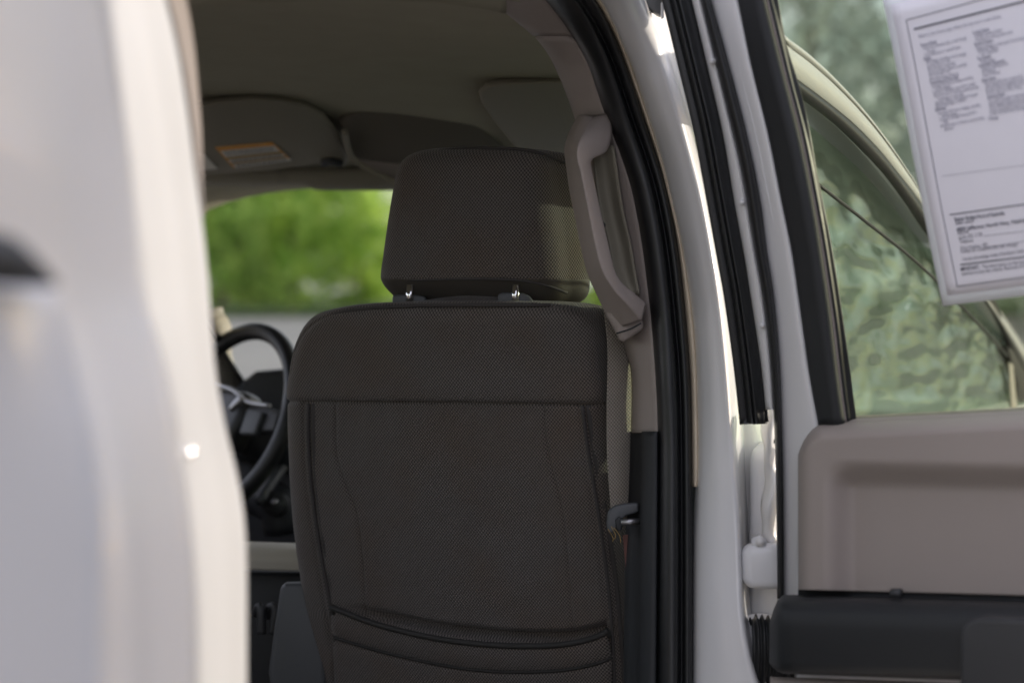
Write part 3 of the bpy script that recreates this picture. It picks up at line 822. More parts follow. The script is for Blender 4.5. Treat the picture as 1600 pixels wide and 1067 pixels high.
l1 = [(1188, -60), (1203, 0), (1229, 105), (1256, 210), (1278, 318), (1291, 397), (1306, 500), (1317, 600), (1325, 662)]
m1 = [(1201, -60), (1216, 0), (1227, 60), (1257, 165), (1280, 285), (1299, 380), (1320, 515), (1339, 660)]
def mx2(a, b, k): return [(a_[0] + (yint(b, a_[1])[0] - a_[0]) * k, a_[1]) for a_ in a]
doorstrip('outer_weatherstrip', [(g0, -0.01), (mx2(g0, g1, .08), 0.008), (mx2(g0, g1, .3), 0.012), (mx2(g0, g1, .36), 0.004), (mx2(g0, g1, .46), 0.010), (mx2(g0, g1, .7), 0.002), (mx2(g0, g1, .92), -0.004), (g1, -0.012)], frange(-60, 662, 70), 'black', door, 0.02, 3)
flange = doorstrip('door_flange', [(mx2(g1, h1, -.2), -0.03), (g1, -0.006), (mx2(g1, h1, .5), 0.0), (h1, -0.003), (mx2(h1, i1, 0.3), -0.02)], frange(-60, 640, 60), 'paint', door, 0.006, 3)
for y in (96, 316, 508):
    x = (yint(g1, y)[0] + yint(h1, y)[0]) / 2 + 3
    tube('rivet', [DW(x, y, -0.004), DW(x, y, 0.005)], 0.0045, 'paint', flange, 14)
doorstrip('edge_seal', [(mx2(h1, i1, 0), -0.008), (mx2(h1, i1, .15), 0.010), (mx2(h1, i1, .5), 0.018), (mx2(h1, i1, .85), 0.010), (i1, -0.006)], frange(-60, 935, 80), 'black', door, 0.006, 3)
doorstrip('door_frame', [(mx2(i1, j1, -.15), -0.012), (mx2(i1, j1, .06), 0.0), (mx2(i1, j1, .4), 0.004), (mx2(i1, j1, .8), 0.008), (mx2(i1, j1, 1.0), 0.002), (mx2(i1, j1, 1.2), -0.02)], frange(-60, 1090, 80), 'paint', door, 0.02, 3)
# lower inner door shell behind the trim panel
slab('door_shell', [DL(1240, 690, -0.02), DL(1290, 668, -0.02), DL(1640, 640, -0.02), DL(1900, 620, -0.02), DL(1900, 1150, -0.02), DL(1240, 1150, -0.02)], DNI, 0.10, 'paint', door, 0.01)
doorstrip('window_moulding', [(mx2(j1[:9], k1, -.03), 0.0), (mx2(k1, j1, 1.0), 0.010), (mx2(j1[:9], k1, .35), 0.014), (mx2(j1[:9], k1, .62), 0.018), (mx2(j1[:9], k1, .95), 0.010), (k1, 0.0)], frange(-60, 664, 60), 'blackmatte', door, 0.012, 2)
doorstrip('glass_edge', [(k1, 0.002), (l1, -0.002)], frange(-60, 664, 60), 'tan', door, 0.004, 1)
doorstrip('glass_run', [(l1, 0.0), (mx2(l1, m1, .5), -0.008), (m1, -0.012)], frange(-60, 664, 60), 'black', door, 0.004, 2)
win = slab('window_glass', [DW(1180, -80, -0.012), DW(1700, -80, -0.012), DW(2000, -80, -0.012), DW(2000, 640, -0.012), DW(1700, 655, -0.012), DW(1318, 668, -0.012)], GN, 0.004, 'privacy', door, 0)
# far edge and top of the door frame, outside the picture
slab('rear_door_frame_edge', [DW(1960, -180), DW(2040, -180), DW(2040, 660), DW(1960, 660)], GN, 0.05, 'paint', door, 0.01)
slab('door_frame_top', [DW(1120, -260), DW(2040, -300), DW(2040, -180), DW(1172, -100)], GN, 0.05, 'paint', door, 0.01)

# trim panel: upper tan pad with soft recess
rows = []
PX = [1247, 1248.5, 1251, 1255, 1262, 1270] + frange(1278, 1360, 34) + [1375, 1390, 1420, 1460, 1500, 1550, 1600, 1650, 1720]
def ptop(x):
    if x < 1290: return 662 + 44 * max(0, (1290 - x) / 43) ** 2.2
    return 662 - (x - 1290) * 0.052
for k in frange(0, 1, 90):
    row = []
    for x in PX:
        yb = 921 + (x - 1247) * 0.026
        y = ptop(x) + (yb - ptop(x)) * k
        # top shelf rolls back
        e = (y - ptop(x))
        h = 0.052 - 0.045 * max(0, 1 - e / 26.0) ** 2.2
        h -= 0.03 * max(0, 1 - (x - 1246) / 16.0) ** 2
        rec = smooth01((x - 1284) / 56) * smooth01((y - 716 - 0.02 * (x - 1300)) / 48)
        h -= 0.030 * rec
        row.append(DL(x, y, h))
    rows.append(row)
grid('door_trim_panel', rows, 'tan', door, 0.02, -1)
# window sill top (lighter, faces up)
rows = []
for k in frange(0, 1, 5):
    rows.append([DL(x, ptop(x) + 1.0 - 11 * k * smooth01((x - 1262) / 40), 0.007 - 0.03 * k) for x in PX[4:]])
grid('sill_top', rows, 'tan', door, 0.004, 1)
# dark gap and armrest
rows = []
for k in frange(0, 1, 6):
    rows.append([DL(x, 919 + (x - 1247) * 0.026 + 16 * k, 0.016 + 0.01 * k) for x in PX])
grid('trim_gap', rows, 'blackdull', door, 0.01, -1)
rows = []
AX = [1202, 1203, 1205, 1209, 1215, 1223, 1240, 1270, 1310, 1350, 1400, 1450, 1500, 1550, 1600, 1660, 1720]
prof = [(0.0, 0.02), (0.02, 0.05), (0.06, 0.075), (0.16, 0.092), (0.22, 0.097), (0.40, 0.100), (0.8, 0.094), (0.93, 0.088), (0.985, 0.07), (1.0, 0.02)]
for k in frange(0, 1, 40):
    row = []
    hh = yint([(h, kk) for kk, h in prof], k)[0]
    for x in AX:
        pinch = max(0, (1226 - x) / 24.0)
        y0 = 929 + (x - 1247) * 0.03 + 46 * pinch ** 2; y1 = 1053 + (x - 1247) * 0.035 - 16 * pinch ** 2
        y = y0 + (y1 - y0) * k
        row.append(DL(x, y, hh * (1 - 0.55 * pinch ** 2)))
    rows.append(row)
arm = grid('armrest', rows, 'blackmatte', door, 0.01, -1)
slab('pull_handle', [DL(1497, 985, 0.118), DL(1508, 968, 0.120), (DL(1530, 964, 0.122)), DL(1720, 972, 0.122), DL(1720, 1110, 0.122), DL(1497, 1100, 0.118)], DNI, 0.05, 'charcoal', arm, 0.010, 4)
tube('switch_knob', [DL(1393, 926, 0.05), DL(1408, 926, 0.05)], 0.006, 'charcoal', arm, 10)
rows = []
for k in frange(0, 1, 8):
    rows.append([DL(x, 1058 + (x - 1247) * 0.035 + 60 * k, 0.055 - 0.02 * (1 - k) ** 2) for x in [1203, 1208, 1216, 1240, 1300, 1400, 1500, 1600, 1720]])
grid('lower_door_trim', rows, 'tan', door, 0.02, -1)

# hinge and wiring boot
hinge = dslab('door_hinge', [(1168, 850), (1245, 850), (1245, 921), (1168, 921), (1161, 905), (1161, 866)], 2.835, 0.04, 'paint', door, 0.012, None, None)
tube('hinge_bolt', [P(1184, 846, 2.88), P(1186, 850, 2.84)], 0.012, 'paint', hinge, 6)
tube('hinge_bolt', [P(1186, 843, 2.855), P(1188, 846, 2.835)], 0.007, 'paint_dusty', hinge, 12)
bp = []
rows = []
for i, k in enumerate(frange(0, 1, 50)):
    p = Vector(P(1172 + 66 * k, 1016, 2.86 - 0.03 * k))
    r = 0.050 + 0.004 * math.cos(2 * math.pi * k * 7) - 0.006 * k
    if k < 0.06: r *= 0.9
    rows.append([p + CU * (r * math.cos(a)) + CF * (0.6 * r * math.sin(a)) for a in frange(0, 2 * math.pi, 25)[:-1]])
grid('wiring_boot', rows, 'black', door, closed=True)
tube('boot_flange', [P(1186, 1012, 2.885), P(1190, 1012, 2.875)], 0.050, 'paint', door, 24, upv=CU)
# crumpled inner metal seen between weatherstrip and door edge
rows = []
for y in frange(640, 850, 26):
    rows.append([P(1192 + k * 26 + (3 * math.sin(y * 0.045) + 1.2 * math.sin(y * 0.11)) * (1 - k), y, 2.865 + 0.01 * math.sin(y * 0.06 + k * 3) - 0.02 * math.sin(math.pi * k)) for k in frange(0, 1, 10)])
grid('inner_flange', rows, 'paint_dusty', door, 0.004)
tube('flange_hole', [P(1211, 689, 2.842), P(1211, 689, 2.85)], 0.003, 'blackmatte', door, 10)

# ------------------------------------------------------------------ front door seen through the rear door glass
fd = empty('front_door', (0, 0, 0), parent=truck)
R0 = -0.83
def FD(px, py, dr=0.0): return onplane(px, py, RV * (R0 + dr), RV)
UP = [(1224, 53), (1233, 62), (1260, 82), (1300, 118), (1350, 172), (1390, 224), (1430, 284), (1480, 362), (1530, 438), (1600, 540), (1640, 605)]
MD = [(1232, 112), (1245, 122), (1280, 148), (1330, 188), (1370, 228), (1400, 264), (1445, 322), (1490, 388), (1530, 450), (1580, 525), (1625, 600)]
LOW = [(1242, 148), (1255, 157), (1300, 192), (1340, 230), (1380, 272), (1420, 326), (1455, 376), (1500, 428), (1545, 482), (1575, 545), (1592, 580)]
n = 60
u_, m_, l_ = [cr([(x, y, 0) for x, y in c], n) for c in (UP, MD, LOW)]
rows = [[FD(p.x, p.y, -0.06) for p in u_], [FD(p.x, p.y, 0.0) for p in u_], [FD(p.x + (q.x - p.x) * .15, p.y + (q.y - p.y) * .15, 0.004) for p, q in zip(u_, m_)],
        [FD(p.x + (q.x - p.x) * .2, p.y + (q.y - p.y) * .2, -0.004) for p, q in zip(u_, m_)], [FD(p.x + (q.x - p.x) * .28, p.y + (q.y - p.y) * .28, 0.004) for p, q in zip(u_, m_)], [FD(p.x, p.y, 0.008) for p in m_]]
grid('door_frame', rows, 'paint', fd, 0.03, -1)
rr1, rr2 = [], []
for p in u_:
    q = FD(p.x, p.y, -0.05); f_, r_, z_ = TI(q)
    if f_ < 4.0:
        rr1.append(q - ZV * 0.004); rr2.append(T(f_, -1.06, min(z_ + 0.01, zroof(min(f_, 3.84)) + 0.09)))
grid('roof_rail', [rr2, rr1], 'paint', truck, 0.012)
rows = [[FD(p.x, p.y, 0.006) for p in m_], [FD(p.x + (q.x - p.x) * .5, p.y + (q.y - p.y) * .5, 0.010) for p, q in zip(m_, l_)], [FD(p.x, p.y, 0.0) for p in l_]]
grid('window_seal', rows, 'black', fd, 0.02, -1)
gp = [FD(p.x, p.y, -0.012) for p in l_] + [FD(1592, 700, -0.012), FD(1262, 700, -0.012), FD(1254, 400, -0.012)]
gp = [p + RV * ((1.62 - p.z) * 0.12 - 0.010) for p in gp]
slab('window_glass', gp, (RV + ZV * 0.2).normalized(), 0.005, 'sideglass', fd, 0)
tube('window_reflection_line', [FD(x, y, 0.012) for x, y in ((1278, 288), (1360, 352), (1430, 408), (1500, 476), (1574, 556))], 0.0028, 'charcoal', fd, 8, 30)  # dark tube standing in for a thin line reflected in the pane
# mirror sail, mirror, lower door skin
slab('mirror_sail', [FD(1574, 540, 0.008), FD(1600, 560, 0.008), FD(1640, 600, 0.008), FD(1640, 720, 0.008), FD(1592, 720, 0.008), FD(1590, 600, 0.008)], RV, 0.03, 'black', fd, 0.003)
slab('sail_reflector', [FD(1577, 566, 0.012), FD(1583, 570, 0.012), FD(1590, 640, 0.012), FD(1588, 700, 0.012), FD(1581, 640, 0.012)], RV, 0.004, 'tan_light', fd, 0)
f0, r0_, z0 = TI(FD(1262, 690)); f1 = TI(FD(1640, 690))[0]
tbox('door_skin', f0 - 0.02, f1 + 0.1, -0.92, R0 + 0.01, 0.5, z0 - 0.0, 'paint', fd, 0.03)

# ------------------------------------------------------------------ cab rear corner and cargo box (near left)
E1 = [(236, -80, 1.70), (258, 0, 1.74), (276, 76, 1.77), (291, 167, 1.80), (304, 268, 1.83), (316, 354, 1.84), (324, 430, 1.85), (332, 537, 1.86), (339, 600, 1.86), (351, 665, 1.86), (368, 735, 1.86), (379, 795, 1.86), (384, 860, 1.86), (385, 960, 1.85), (385, 1090, 1.84)]
R1 = [(136, -80, 1.44), (152, 0, 1.46), (170, 86, 1.48), (187, 177, 1.50), (200, 253, 1.51), (206, 304, 1.515), (218, 395, 1.52), (228, 481, 1.52), (241, 520, 1.52), (267, 622, 1.52), (282, 725, 1.52), (295, 828, 1.52), (303, 930, 1.52), (303, 1090, 1.51)]
Q0 = [(-140, -80, 1.24), (-140, 500, 1.27), (-140, 1090, 1.27)]
Q1 = [(40, -80, 1.36), (70, 200, 1.385), (90, 500, 1.405), (150, 800, 1.40), (160, 1090, 1.39)]
ysC = frange(-80, 1090, 110)
vstrip('cab_corner', [Q0, Q1, mix(Q1, R1, 0.55, -0.004, frange(-80, 1090, 14)), mix(Q1, R1, 0.9, -0.003, frange(-80, 1090, 14)), R1, mix(R1, E1, 0.14, 0.004, frange(-80, 1090, 14)), mix(R1, E1, 0.45, 0.0, frange(-80, 1090, 14)), mix(R1, E1, 0.62, -0.008, frange(-80, 1090, 14)), mix(R1, E1, 0.9, 0.0, frange(-80, 1090, 14)), E1, shift(E1, -2, 0.05), shift(E1, -25, 0.07)], ysC, 'paint', truck, 0.006, 4)
tube('jamb_plug', [P(293, 706, 1.60), P(293, 706, 1.555)], 0.0042, 'chrome', truck, 16)
# inner pillar trim past the corner edge
T0 = [(230, -80, 1.88), (262, 0, 1.92), (280, 76, 1.95), (295, 167, 1.98), (306, 268, 2.0), (312, 340, 2.0)]
T1 = [(264, -80, 1.93), (291, 0, 1.98), (304, 76, 2.0), (311, 152, 2.02), (315, 203, 2.03), (317, 278, 2.04), (318, 340, 2.04)]
vstrip('corner_trim', [shift(T0, -12, 0.02), T0, mix(T0, T1, 0.4, -0.008, frange(-80, 340, 8)), T1, shift(T1, -4, 0.05)], frange(-80, 340, 30), 'tan', truck, 0.008, 3)
W0 = shift(E1[:7], -5, 0.05); W1 = shift(E1[:7], 5, 0.07)
vstrip('corner_seal', [W0, mix(W0, W1, .5, -0.01, frange(-80, 340, 8)), W1], frange(-80, 340, 30), 'black', truck, 0.004, 3)
# cargo box front corner
box = empty('cargo_box', (0, 0, 0), parent=truck)
BX = [(74, 446, 1.20), (92, 468, 1.20), (108, 520, 1.20), (128, 597, 1.20), (149, 674, 1.20), (161, 750, 1.20), (165, 828, 1.20), (163, 930, 1.20), (159, 1090, 1.20)]
rows = []
for y in frange(441, 1090, 80):
    xr = yint(BX, max(y, 446))[0]
    q = max(0, 1 - (y - 441) / 16.0)
    pts = []
    for k, d in ((-260, 1.082), (-120, 1.12), (0, 1.154)):
        pts.append(P(k, y + 3 * q, d + 0.012 * q * q))
    pts += [P(xr * 0.5, y, 1.178 + 0.012 * q * q), P(xr * 0.85, y, 1.194 + 0.01 * q), P(xr - 2 - 4 * q, y, 1.20 + 0.01 * q), P(xr - 1 - 6 * q, y, 1.225), P(xr - 14, y, 1.25), P(xr - 60, y, 1.27)]
    rows.append(crk(pts, 4))
grid('side_panel', rows, 'paint', box, 0.006)
rows = []
for k in frange(0, 1, 10):
    row = []
    for p in cr([(-200, 380, 1.05), (-60, 366, 1.11), (5, 370, 1.14), (26, 380, 1.15), (48, 400, 1.16), (68, 421, 1.17), (86, 444, 1.18)], 30):
        yb = 438 + 6 * (p.x + 200) / 280
        row.append(P(p.x, p.y + (yb - p.y) * k, p.z - 0.015 * math.sin(math.pi * k)))
    rows.append(row)
grid('rail_cap', rows, 'blackmatte', box, 0.004, 0)

# ------------------------------------------------------------------ centre console parts low on the left
con2 = tbox('center_console', 3.12, 3.5, -2.02, -1.66, 0.7, 1.12, 'dash', truck, 0.03)
rows = []
for k in frange(0, 1, 14):
    y = 846 + 44 * k
    d = 3.55 - 0.04 * math.sin(math.pi * min(1, k * 1.4) * 0.5) + 0.06 * max(0, 1 - k * 6)
    rows.append([P(x, y + (x - 400) * 0.03, d) for x in frange(300, 520, 20)])
grid('console_lid', rows, 'tan_light', con2, 0.004, -1)
dslab('side_shield', [(438, 916), (445, 912), (500, 910), (510, 1090), (424, 1090), (419, 1050), (428, 980)], 3.34, 0.04, 'grey', seat, 0.010)
dslab('console_side', [(300, 892), (520, 894), (520, 1120), (300, 1120)], 3.6, 0.1, 'dash', con2, 0.01)
tube('belt_stalk', [P(400, 958, 3.45), P(404, 948, 3.43), P(408, 952, 3.42), P(409, 990, 3.42)], 0.008, 'charcoal', con2, 10, 14)
tube('belt_stalk', [P(418, 962, 3.45), P(423, 948, 3.43), P(431, 951, 3.42), P(426, 990, 3.42)], 0.008, 'charcoal', con2, 10, 14)

# ------------------------------------------------------------------ printed sheet taped on the rear door glass
sheet = empty('window_sheet', DW(1474, 478), 'white printed form in a clear sleeve hung crooked on the open rear door window', 'paper form')
def sh(me_o): me_o.matrix_parent_inverse = Matrix.Translation(-Vector(sheet.location)); return me_o
SO = DW(1474, 478, -0.004)
def SHP(px, py, h=0.0): return DW(px, py, -0.008 + h)
# page axes measured on the glass: x along the text, y up the left margin
po = SHP(1474, 478); pl = SHP(1381, 8); prr = SHP(1600, 462)
ex = (prr - po).normalized(); ey_raw = (pl - po)
ey = (ey_raw - ex * ey_raw.dot(ex) * 1.0).normalized()
Hs = ey_raw.dot(ey); skew = ey_raw.dot(ex) / Hs
def SG(u, v, h): return po + ex * (u + skew * v) + ey * v + GN * h
Ws = Hs * 0.77
def sheetquad(name, u0, u1, v0, v1, h, m, parent, th=0.0008):
    return sh(slab(name, [SG(u0, v0, h), SG(u1, v0, h), SG(u1, v1, h), SG(u0, v1, h)], GN, th, m, parent, 0))
def bowed(name, u0, u1, v0, v1, h, m):
    rows = []
    for v in frange(v0, v1, 24):
        rows.append([SG(u, v, h + 0.002 * math.sin(v * 14) * math.sin(u * 9 + 1)) for u in frange(u0, u1, 20)])
    return sh(grid(name, rows, m, sheet, 0.0006))
bowed('clear_sleeve', 0, Ws, 0, Hs + 0.012, 0.0008, 'sleeve')
bowed('paper_page', 0.010, Ws - 0.010, 0.013, Hs - 0.002, 0.0018, 'paper')
# find page coords of a photo pixel
def uv_of(px, py):
    p = SHP(px, py) - po; v = p.dot(ey); return p.dot(ex) - skew * v, v
PH = 0.0060
def rule(a, b, w, bm):
    (u0, v0), (u1, v1) = a, b
    dx, dy = u1 - u0, v1 - v0; L = math.hypot(dx, dy); nx, ny = -dy / L * w / 2, dx / L * w / 2
    N_ = 12
    prev = None
    for i in range(N_ + 1):
        u, v = u0 + dx * i / N_, v0 + dy * i / N_
        hh = PH + 0.002 * math.sin(v * 14) * math.sin(u * 9 + 1) - 0.0024
        q = (bm.verts.new(SG(u + nx, v + ny, hh)), bm.verts.new(SG(u - nx, v - ny, hh)))
        if prev: bm.faces.new((prev[0], prev[1], q[1], q[0]))
        prev = q
bm = bmesh.new()
tl_ = uv_of(1417, 32); bl_ = uv_of(1498, 447)
right = Ws - 0.03
top_dir = uv_of(1530, 1); bot_dir = uv_of(1600, 433)
def ext(a, b):  # extend a->b until u = right
    k = (right - a[0]) / (b[0] - a[0]); return (right, a[1] + (b[1] - a[1]) * k)
rule(tl_, ext(tl_, top_dir), 0.0010, bm); rule(tl_, bl_, 0.0010, bm); rule(bl_, ext(bl_, bot_dir), 0.0010, bm); rule(ext(tl_, top_dir), ext(bl_, bot_dir), 0.0010, bm)
for a, b, w in (((1429, 46), (1600, 3), 0.0022), ((1487, 335), (1600, 319), 0.0014), ((1503, 413), (1600, 401), 0.0016), ((1540, 368), (1600, 361), 0.0005), ((1540, 386), (1600, 377), 0.0005), ((1475, 275), (1600, 258), 0.0004)):
    ua, ub = uv_of(*a), uv_of(*b); e = ext(ua, ub); rule(ua, (e[0] - 0.01, e[1]), w, bm)
me = bpy.data.meshes.new('ruled_lines'); bm.to_mesh(me); bm.free()
o = sh(link('ruled_lines', me, 'ink', sheet, False))
# text
def text_block(name, lines, m):
    bmt = bmesh.new()
    for (px, py, px2, py2, s, bold) in lines:
        cu = bpy.data.curves.new('t', 'FONT'); cu.body = s; cu.size = 1.0; cu.resolution_u = 2
        if bold: cu.offset = 0.02
        to = bpy.data.objects.new('t', cu); COL.objects.link(to)
        dg = bpy.context.evaluated_depsgraph_get(); dg.update()
        tm = bpy.data.meshes.new_from_object(to.evaluated_get(dg))
        bpy.data.objects.remove(to); bpy.data.curves.remove(cu)
        a, b = uv_of(px, py), uv_of(px2, py2)
        dx, dy = b[0] - a[0], b[1] - a[1]
        xmax = max(v.co.x for v in tm.vertices)
        L = math.hypot(dx, dy); k = L / xmax
        hgt = 0.0070
        cs, sn = dx / L, dy / L
        vm = []
        for v in tm.vertices:
            x, y = v.co.x * k, v.co.y * hgt
            u = a[0] + x * cs - y * sn; w = a[1] + x * sn + y * cs
            hh = PH + 0.002 * math.sin(w * 14) * math.sin(u * 9 + 1) - 0.0023
            vm.append(bmt.verts.new(SG(u, w, hh)))
        for p in tm.polygons:
            try: bmt.faces.new([vm[i] for i in p.vertices])
            except ValueError: pass
        bpy.data.meshes.remove(tm)
    me = bpy.data.meshes.new(name); bmt.to_mesh(me); bmt.free()
    return sh(link(name, me, m, sheet, False))
L1 = []
def ln(x0, y0, x1, y1, s, bold=False): L1.append((x0, y0, x1, y1, s, bold))
ln(1437, 60, 1566, 28, 'Below is a list of some major defects that may occur in used vehicles.')
lc = [(1440, 74, 1465, 68, 'Frame & Body', 1), (1444, 79, 1511, 62, 'Frame-cracks, corrective welds, or rusted through', 0), (1450, 84, 1462, 81, 'through', 0),
      (1446, 90, 1502, 76, 'Dog tracks-bent or twisted frame', 0), (1445, 96, 1456, 93, 'Engine', 1), (1449, 100, 1511, 86, 'Oil leakage, excluding normal seepage', 0),
      (1450, 106, 1486, 97, 'Cracked block or head', 0), (1451, 111, 1494, 101, 'Belts missing or inoperable', 0), (1452, 116, 1512, 103, 'Knocks or misses related to camshaft', 0),
      (1453, 121, 1486, 113, 'lifters and push rods', 0), (1454, 127, 1499, 117, 'Abnormal exhaust discharge', 0), (1454, 133, 1499, 123, 'Transmission & Drive Shaft', 1),
      (1458, 138, 1522, 123, 'Improper fluid level or leakage, excluding', 0), (1463, 142, 1487, 137, 'normal seepage', 0), (1459, 148, 1526, 133, 'Cracked or damaged case which is visible', 0),
      (1461, 153, 1531, 138, 'Abnormal noise or vibration caused by faulty', 0), (1467, 158, 1508, 149, 'transmission or drive shaft', 0), (1463, 164, 1530, 149, 'Improper shifting or functioning in any gear', 0),
      (1464, 169, 1511, 158, 'Manual clutch slips or chatters', 0), (1463, 175, 1480, 171, 'Differential', 1), (1468, 180, 1534, 166, 'Improper fluid level or leakage, excluding', 0),
      (1474, 184, 1498, 179, 'normal seepage', 0), (1470, 190, 1528, 177, 'Cracked or damaged housing which is', 0), (1476, 194, 1484, 192, 'visible', 0),
      (1472, 200, 1540, 186, 'Abnormal noise or vibration caused by faulty', 0), (1478, 205, 1492, 202, 'differential', 0)]
for a in lc: ln(*a)
rc = [(1521, 55, 1547, 48, 'Cooling System', 1), (1524, 60, 1568, 49, 'Leakage including radiator', 0), (1526, 66, 1584, 52, 'Improperly functioning water pump', 0), (1524, 73, 1553, 66, 'Electrical System', 1),
      (1527, 79, 1620, 58, 'Battery leakage or improperly functioning alternator', 0), (1530, 83, 1561, 76, 'generator, battery', 0), (1535, 87, 1562, 81, 'or starter', 0), (1529, 95, 1550, 90, 'Fuel System', 1), (1533, 100, 1556, 95, 'Visible leakage', 0),
      (1531, 106, 1572, 97, 'Inoperable Accessories', 1), (1535, 111, 1577, 101, 'Gauges or warning devices', 0), (1536, 116, 1558, 111, 'Air conditioner', 0), (1537, 121, 1565, 115, 'Heater & Defroster', 0),
      (1536, 129, 1558, 124, 'Brake System', 1), (1540, 134, 1600, 121, 'Failure warning light broken or pedal not firm', 0), (1541, 139, 1612, 124, 'under pressure, not enough pedal reserve, does', 0), (1542, 144, 1618, 128, 'not stop vehicle in straight line, hoses damaged', 0),
      (1543, 149, 1598, 138, 'Drum or rotor too thin or lining', 0), (1545, 155, 1572, 149, 'Steering System', 1), (1546, 161, 1612, 147, 'Too much free play at steering wheel', 0), (1547, 166, 1616, 152, 'Steering gear binds or jams in linkage', 0), (1548, 171, 1612, 158, 'Front wheels aligned improperly', 0),
      (1549, 176, 1618, 163, 'Power unit belts cracked or slipping', 0), (1549, 181, 1606, 170, 'Power unit fluid level improper', 0), (1547, 189, 1562, 186, 'Tires', 1)]
for a in rc: ln(*a)
text_block('printed_list', L1, 'bluegrey_ink')
L1 = []
ln(1495, 345, 1573, 335, 'Baxter Budget Ford of Nashville', 1); ln(1496, 351, 1524, 347, 'Seller name', 0)
ln(1498, 361, 1612, 345, '4800 Jefferson North Hwy, Nashville', 1); ln(1499, 366, 1517, 363, 'Address', 0)
ln(1501, 374, 1538, 368, '(615) 555 1178', 0); ln(1503, 380, 1524, 377, 'Telephone', 0)
ln(1504, 390, 1546, 384, 'Chris Hudson, GM', 0); ln(1504, 395, 1594, 383, 'Contact for complaints after sale: manager', 0)
ln(1507, 407, 1622, 391, 'I hereby acknowledge receipt of the Buyers Guide at closing', 0)
ln(1504, 423, 1533, 419, 'IMPORTANT:', 1); ln(1538, 419, 1640, 406, 'The information on this form is part of any', 0)
ln(1505, 430, 1622, 415, 'contract to buy this vehicle. Removal of this label', 0)
text_block('printed_footer', L1, 'ink')

# ------------------------------------------------------------------ ground
def gz(x, y):
    d = max(0, y - 9.0)
    return 0.020 * d * min(1, d / 8.0) if d < 70 else 1.4 + 0.004 * (d - 70)
rows = []
ysg = [-60, -20, -6, 0, 4, 8, 10, 12, 15, 18, 22, 28, 35, 45, 55, 65, 79, 100, 150, 250, 400, 800]
for y in ysg:
    rows.append([Vector((x, y, gz(x, y))) for x in (-700, -300, -120, -60, -30, -15, -6, 0, 6, 15, 30, 60, 120, 300, 700)])
m, nt, b = newmat('concrete_lot')
N, L = nt.nodes, nt.links
tc = N.new('ShaderNodeTexCoord')
n1 = N.new('ShaderNodeTexNoise'); n1.inputs['Scale'].default_value = 0.35; n1.inputs['Detail'].default_value = 8
n2 = N.new('ShaderNodeTexNoise'); n2.inputs['Scale'].default_value = 60; n2.inputs['Detail'].default_value = 4
L.new(tc.outputs['Object'], n1.inputs['Vector']); L.new(tc.outputs['Object'], n2.inputs['Vector'])
mxx = N.new('ShaderNodeMix'); mxx.data_type = 'RGBA'
mxx.inputs['A'].default_value = (0.27, 0.25, 0.22, 1); mxx.inputs['B'].default_value = (0.36, 0.335, 0.30, 1)
L.new(n1.outputs['Fac'], mxx.inputs['Factor'])
mxy = N.new('ShaderNodeMix'); mxy.data_type = 'RGBA'; mxy.blend_type = 'MULTIPLY'; mxy.inputs['Factor'].default_value = 0.35
L.new(mxx.outputs['Result'], mxy.inputs['A']); L.new(n2.outputs['Color'], mxy.inputs['B'])
L.new(mxy.outputs['Result'], b.inputs['Base Color']); b.inputs['Roughness'].default_value = 0.9
g = grid('ground', rows, m, None)
g['kind'] = 'structure'
rows = []
for y in (57, 59, 62, 66, 72, 85, 110):
    rows.append([Vector((x, y + 1.2 * math.sin(x * 0.21), gz(x, y) + 0.06)) for x in frange(-90, 90, 60)])
M['grass'] = mat('lawn', (0.07, 0.11, 0.025), 0.9, var=0.4, vscale=0.6, bump=0.8, bscale=20)
g = grid('grass_verge', rows, 'grass', None, 0.05)
g['kind'] = 'structure'

# ------------------------------------------------------------------ trees
def leaf_mat(name, c1, c2):
    m, nt, b = newmat(name); N, L = nt.nodes, nt.links
    tc = N.new('ShaderNodeTexCoord')
    n = N.new('ShaderNodeTexNoise'); n.inputs['Scale'].default_value = 0.9; n.inputs['Detail'].default_value = 4
    L.new(tc.outputs['Object'], n.inputs['Vector'])
    r = N.new('ShaderNodeMapRange'); r.inputs['From Min'].default_value = 0.35; r.inputs['From Max'].default_value = 0.65
    L.new(n.outputs['Fac'], r.inputs['Value'])
    mx = N.new('ShaderNodeMix'); mx.data_type = 'RGBA'; mx.inputs['A'].default_value = (*c1, 1); mx.inputs['B'].default_value = (*c2, 1)
    L.new(r.outputs[0], mx.inputs['Factor'])
    L.new(mx.outputs['Result'], b.inputs['Base Color']); b.inputs['Roughness'].default_value = 0.6
    tl = N.new('ShaderNodeBsdfTranslucent'); L.new(mx.outputs['Result'], tl.inputs[0])
    ms = N.new('ShaderNodeMixShader'); ms.inputs[0].default_value = 0.6
    L.new(b.outputs[0], ms.inputs[1]); L.new(tl.outputs[0], ms.inputs[2]); L.new(ms.outputs[0], N['Material Output'].inputs[0])
    return m
M['leaf'] = leaf_mat('leaves_bright', (0.26, 0.45, 0.07), (0.56, 0.69, 0.15))
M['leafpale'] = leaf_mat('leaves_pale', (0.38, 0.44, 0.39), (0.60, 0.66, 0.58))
M['leafdark'] = leaf_mat('leaves_dark', (0.035, 0.075, 0.015), (0.08, 0.13, 0.02))
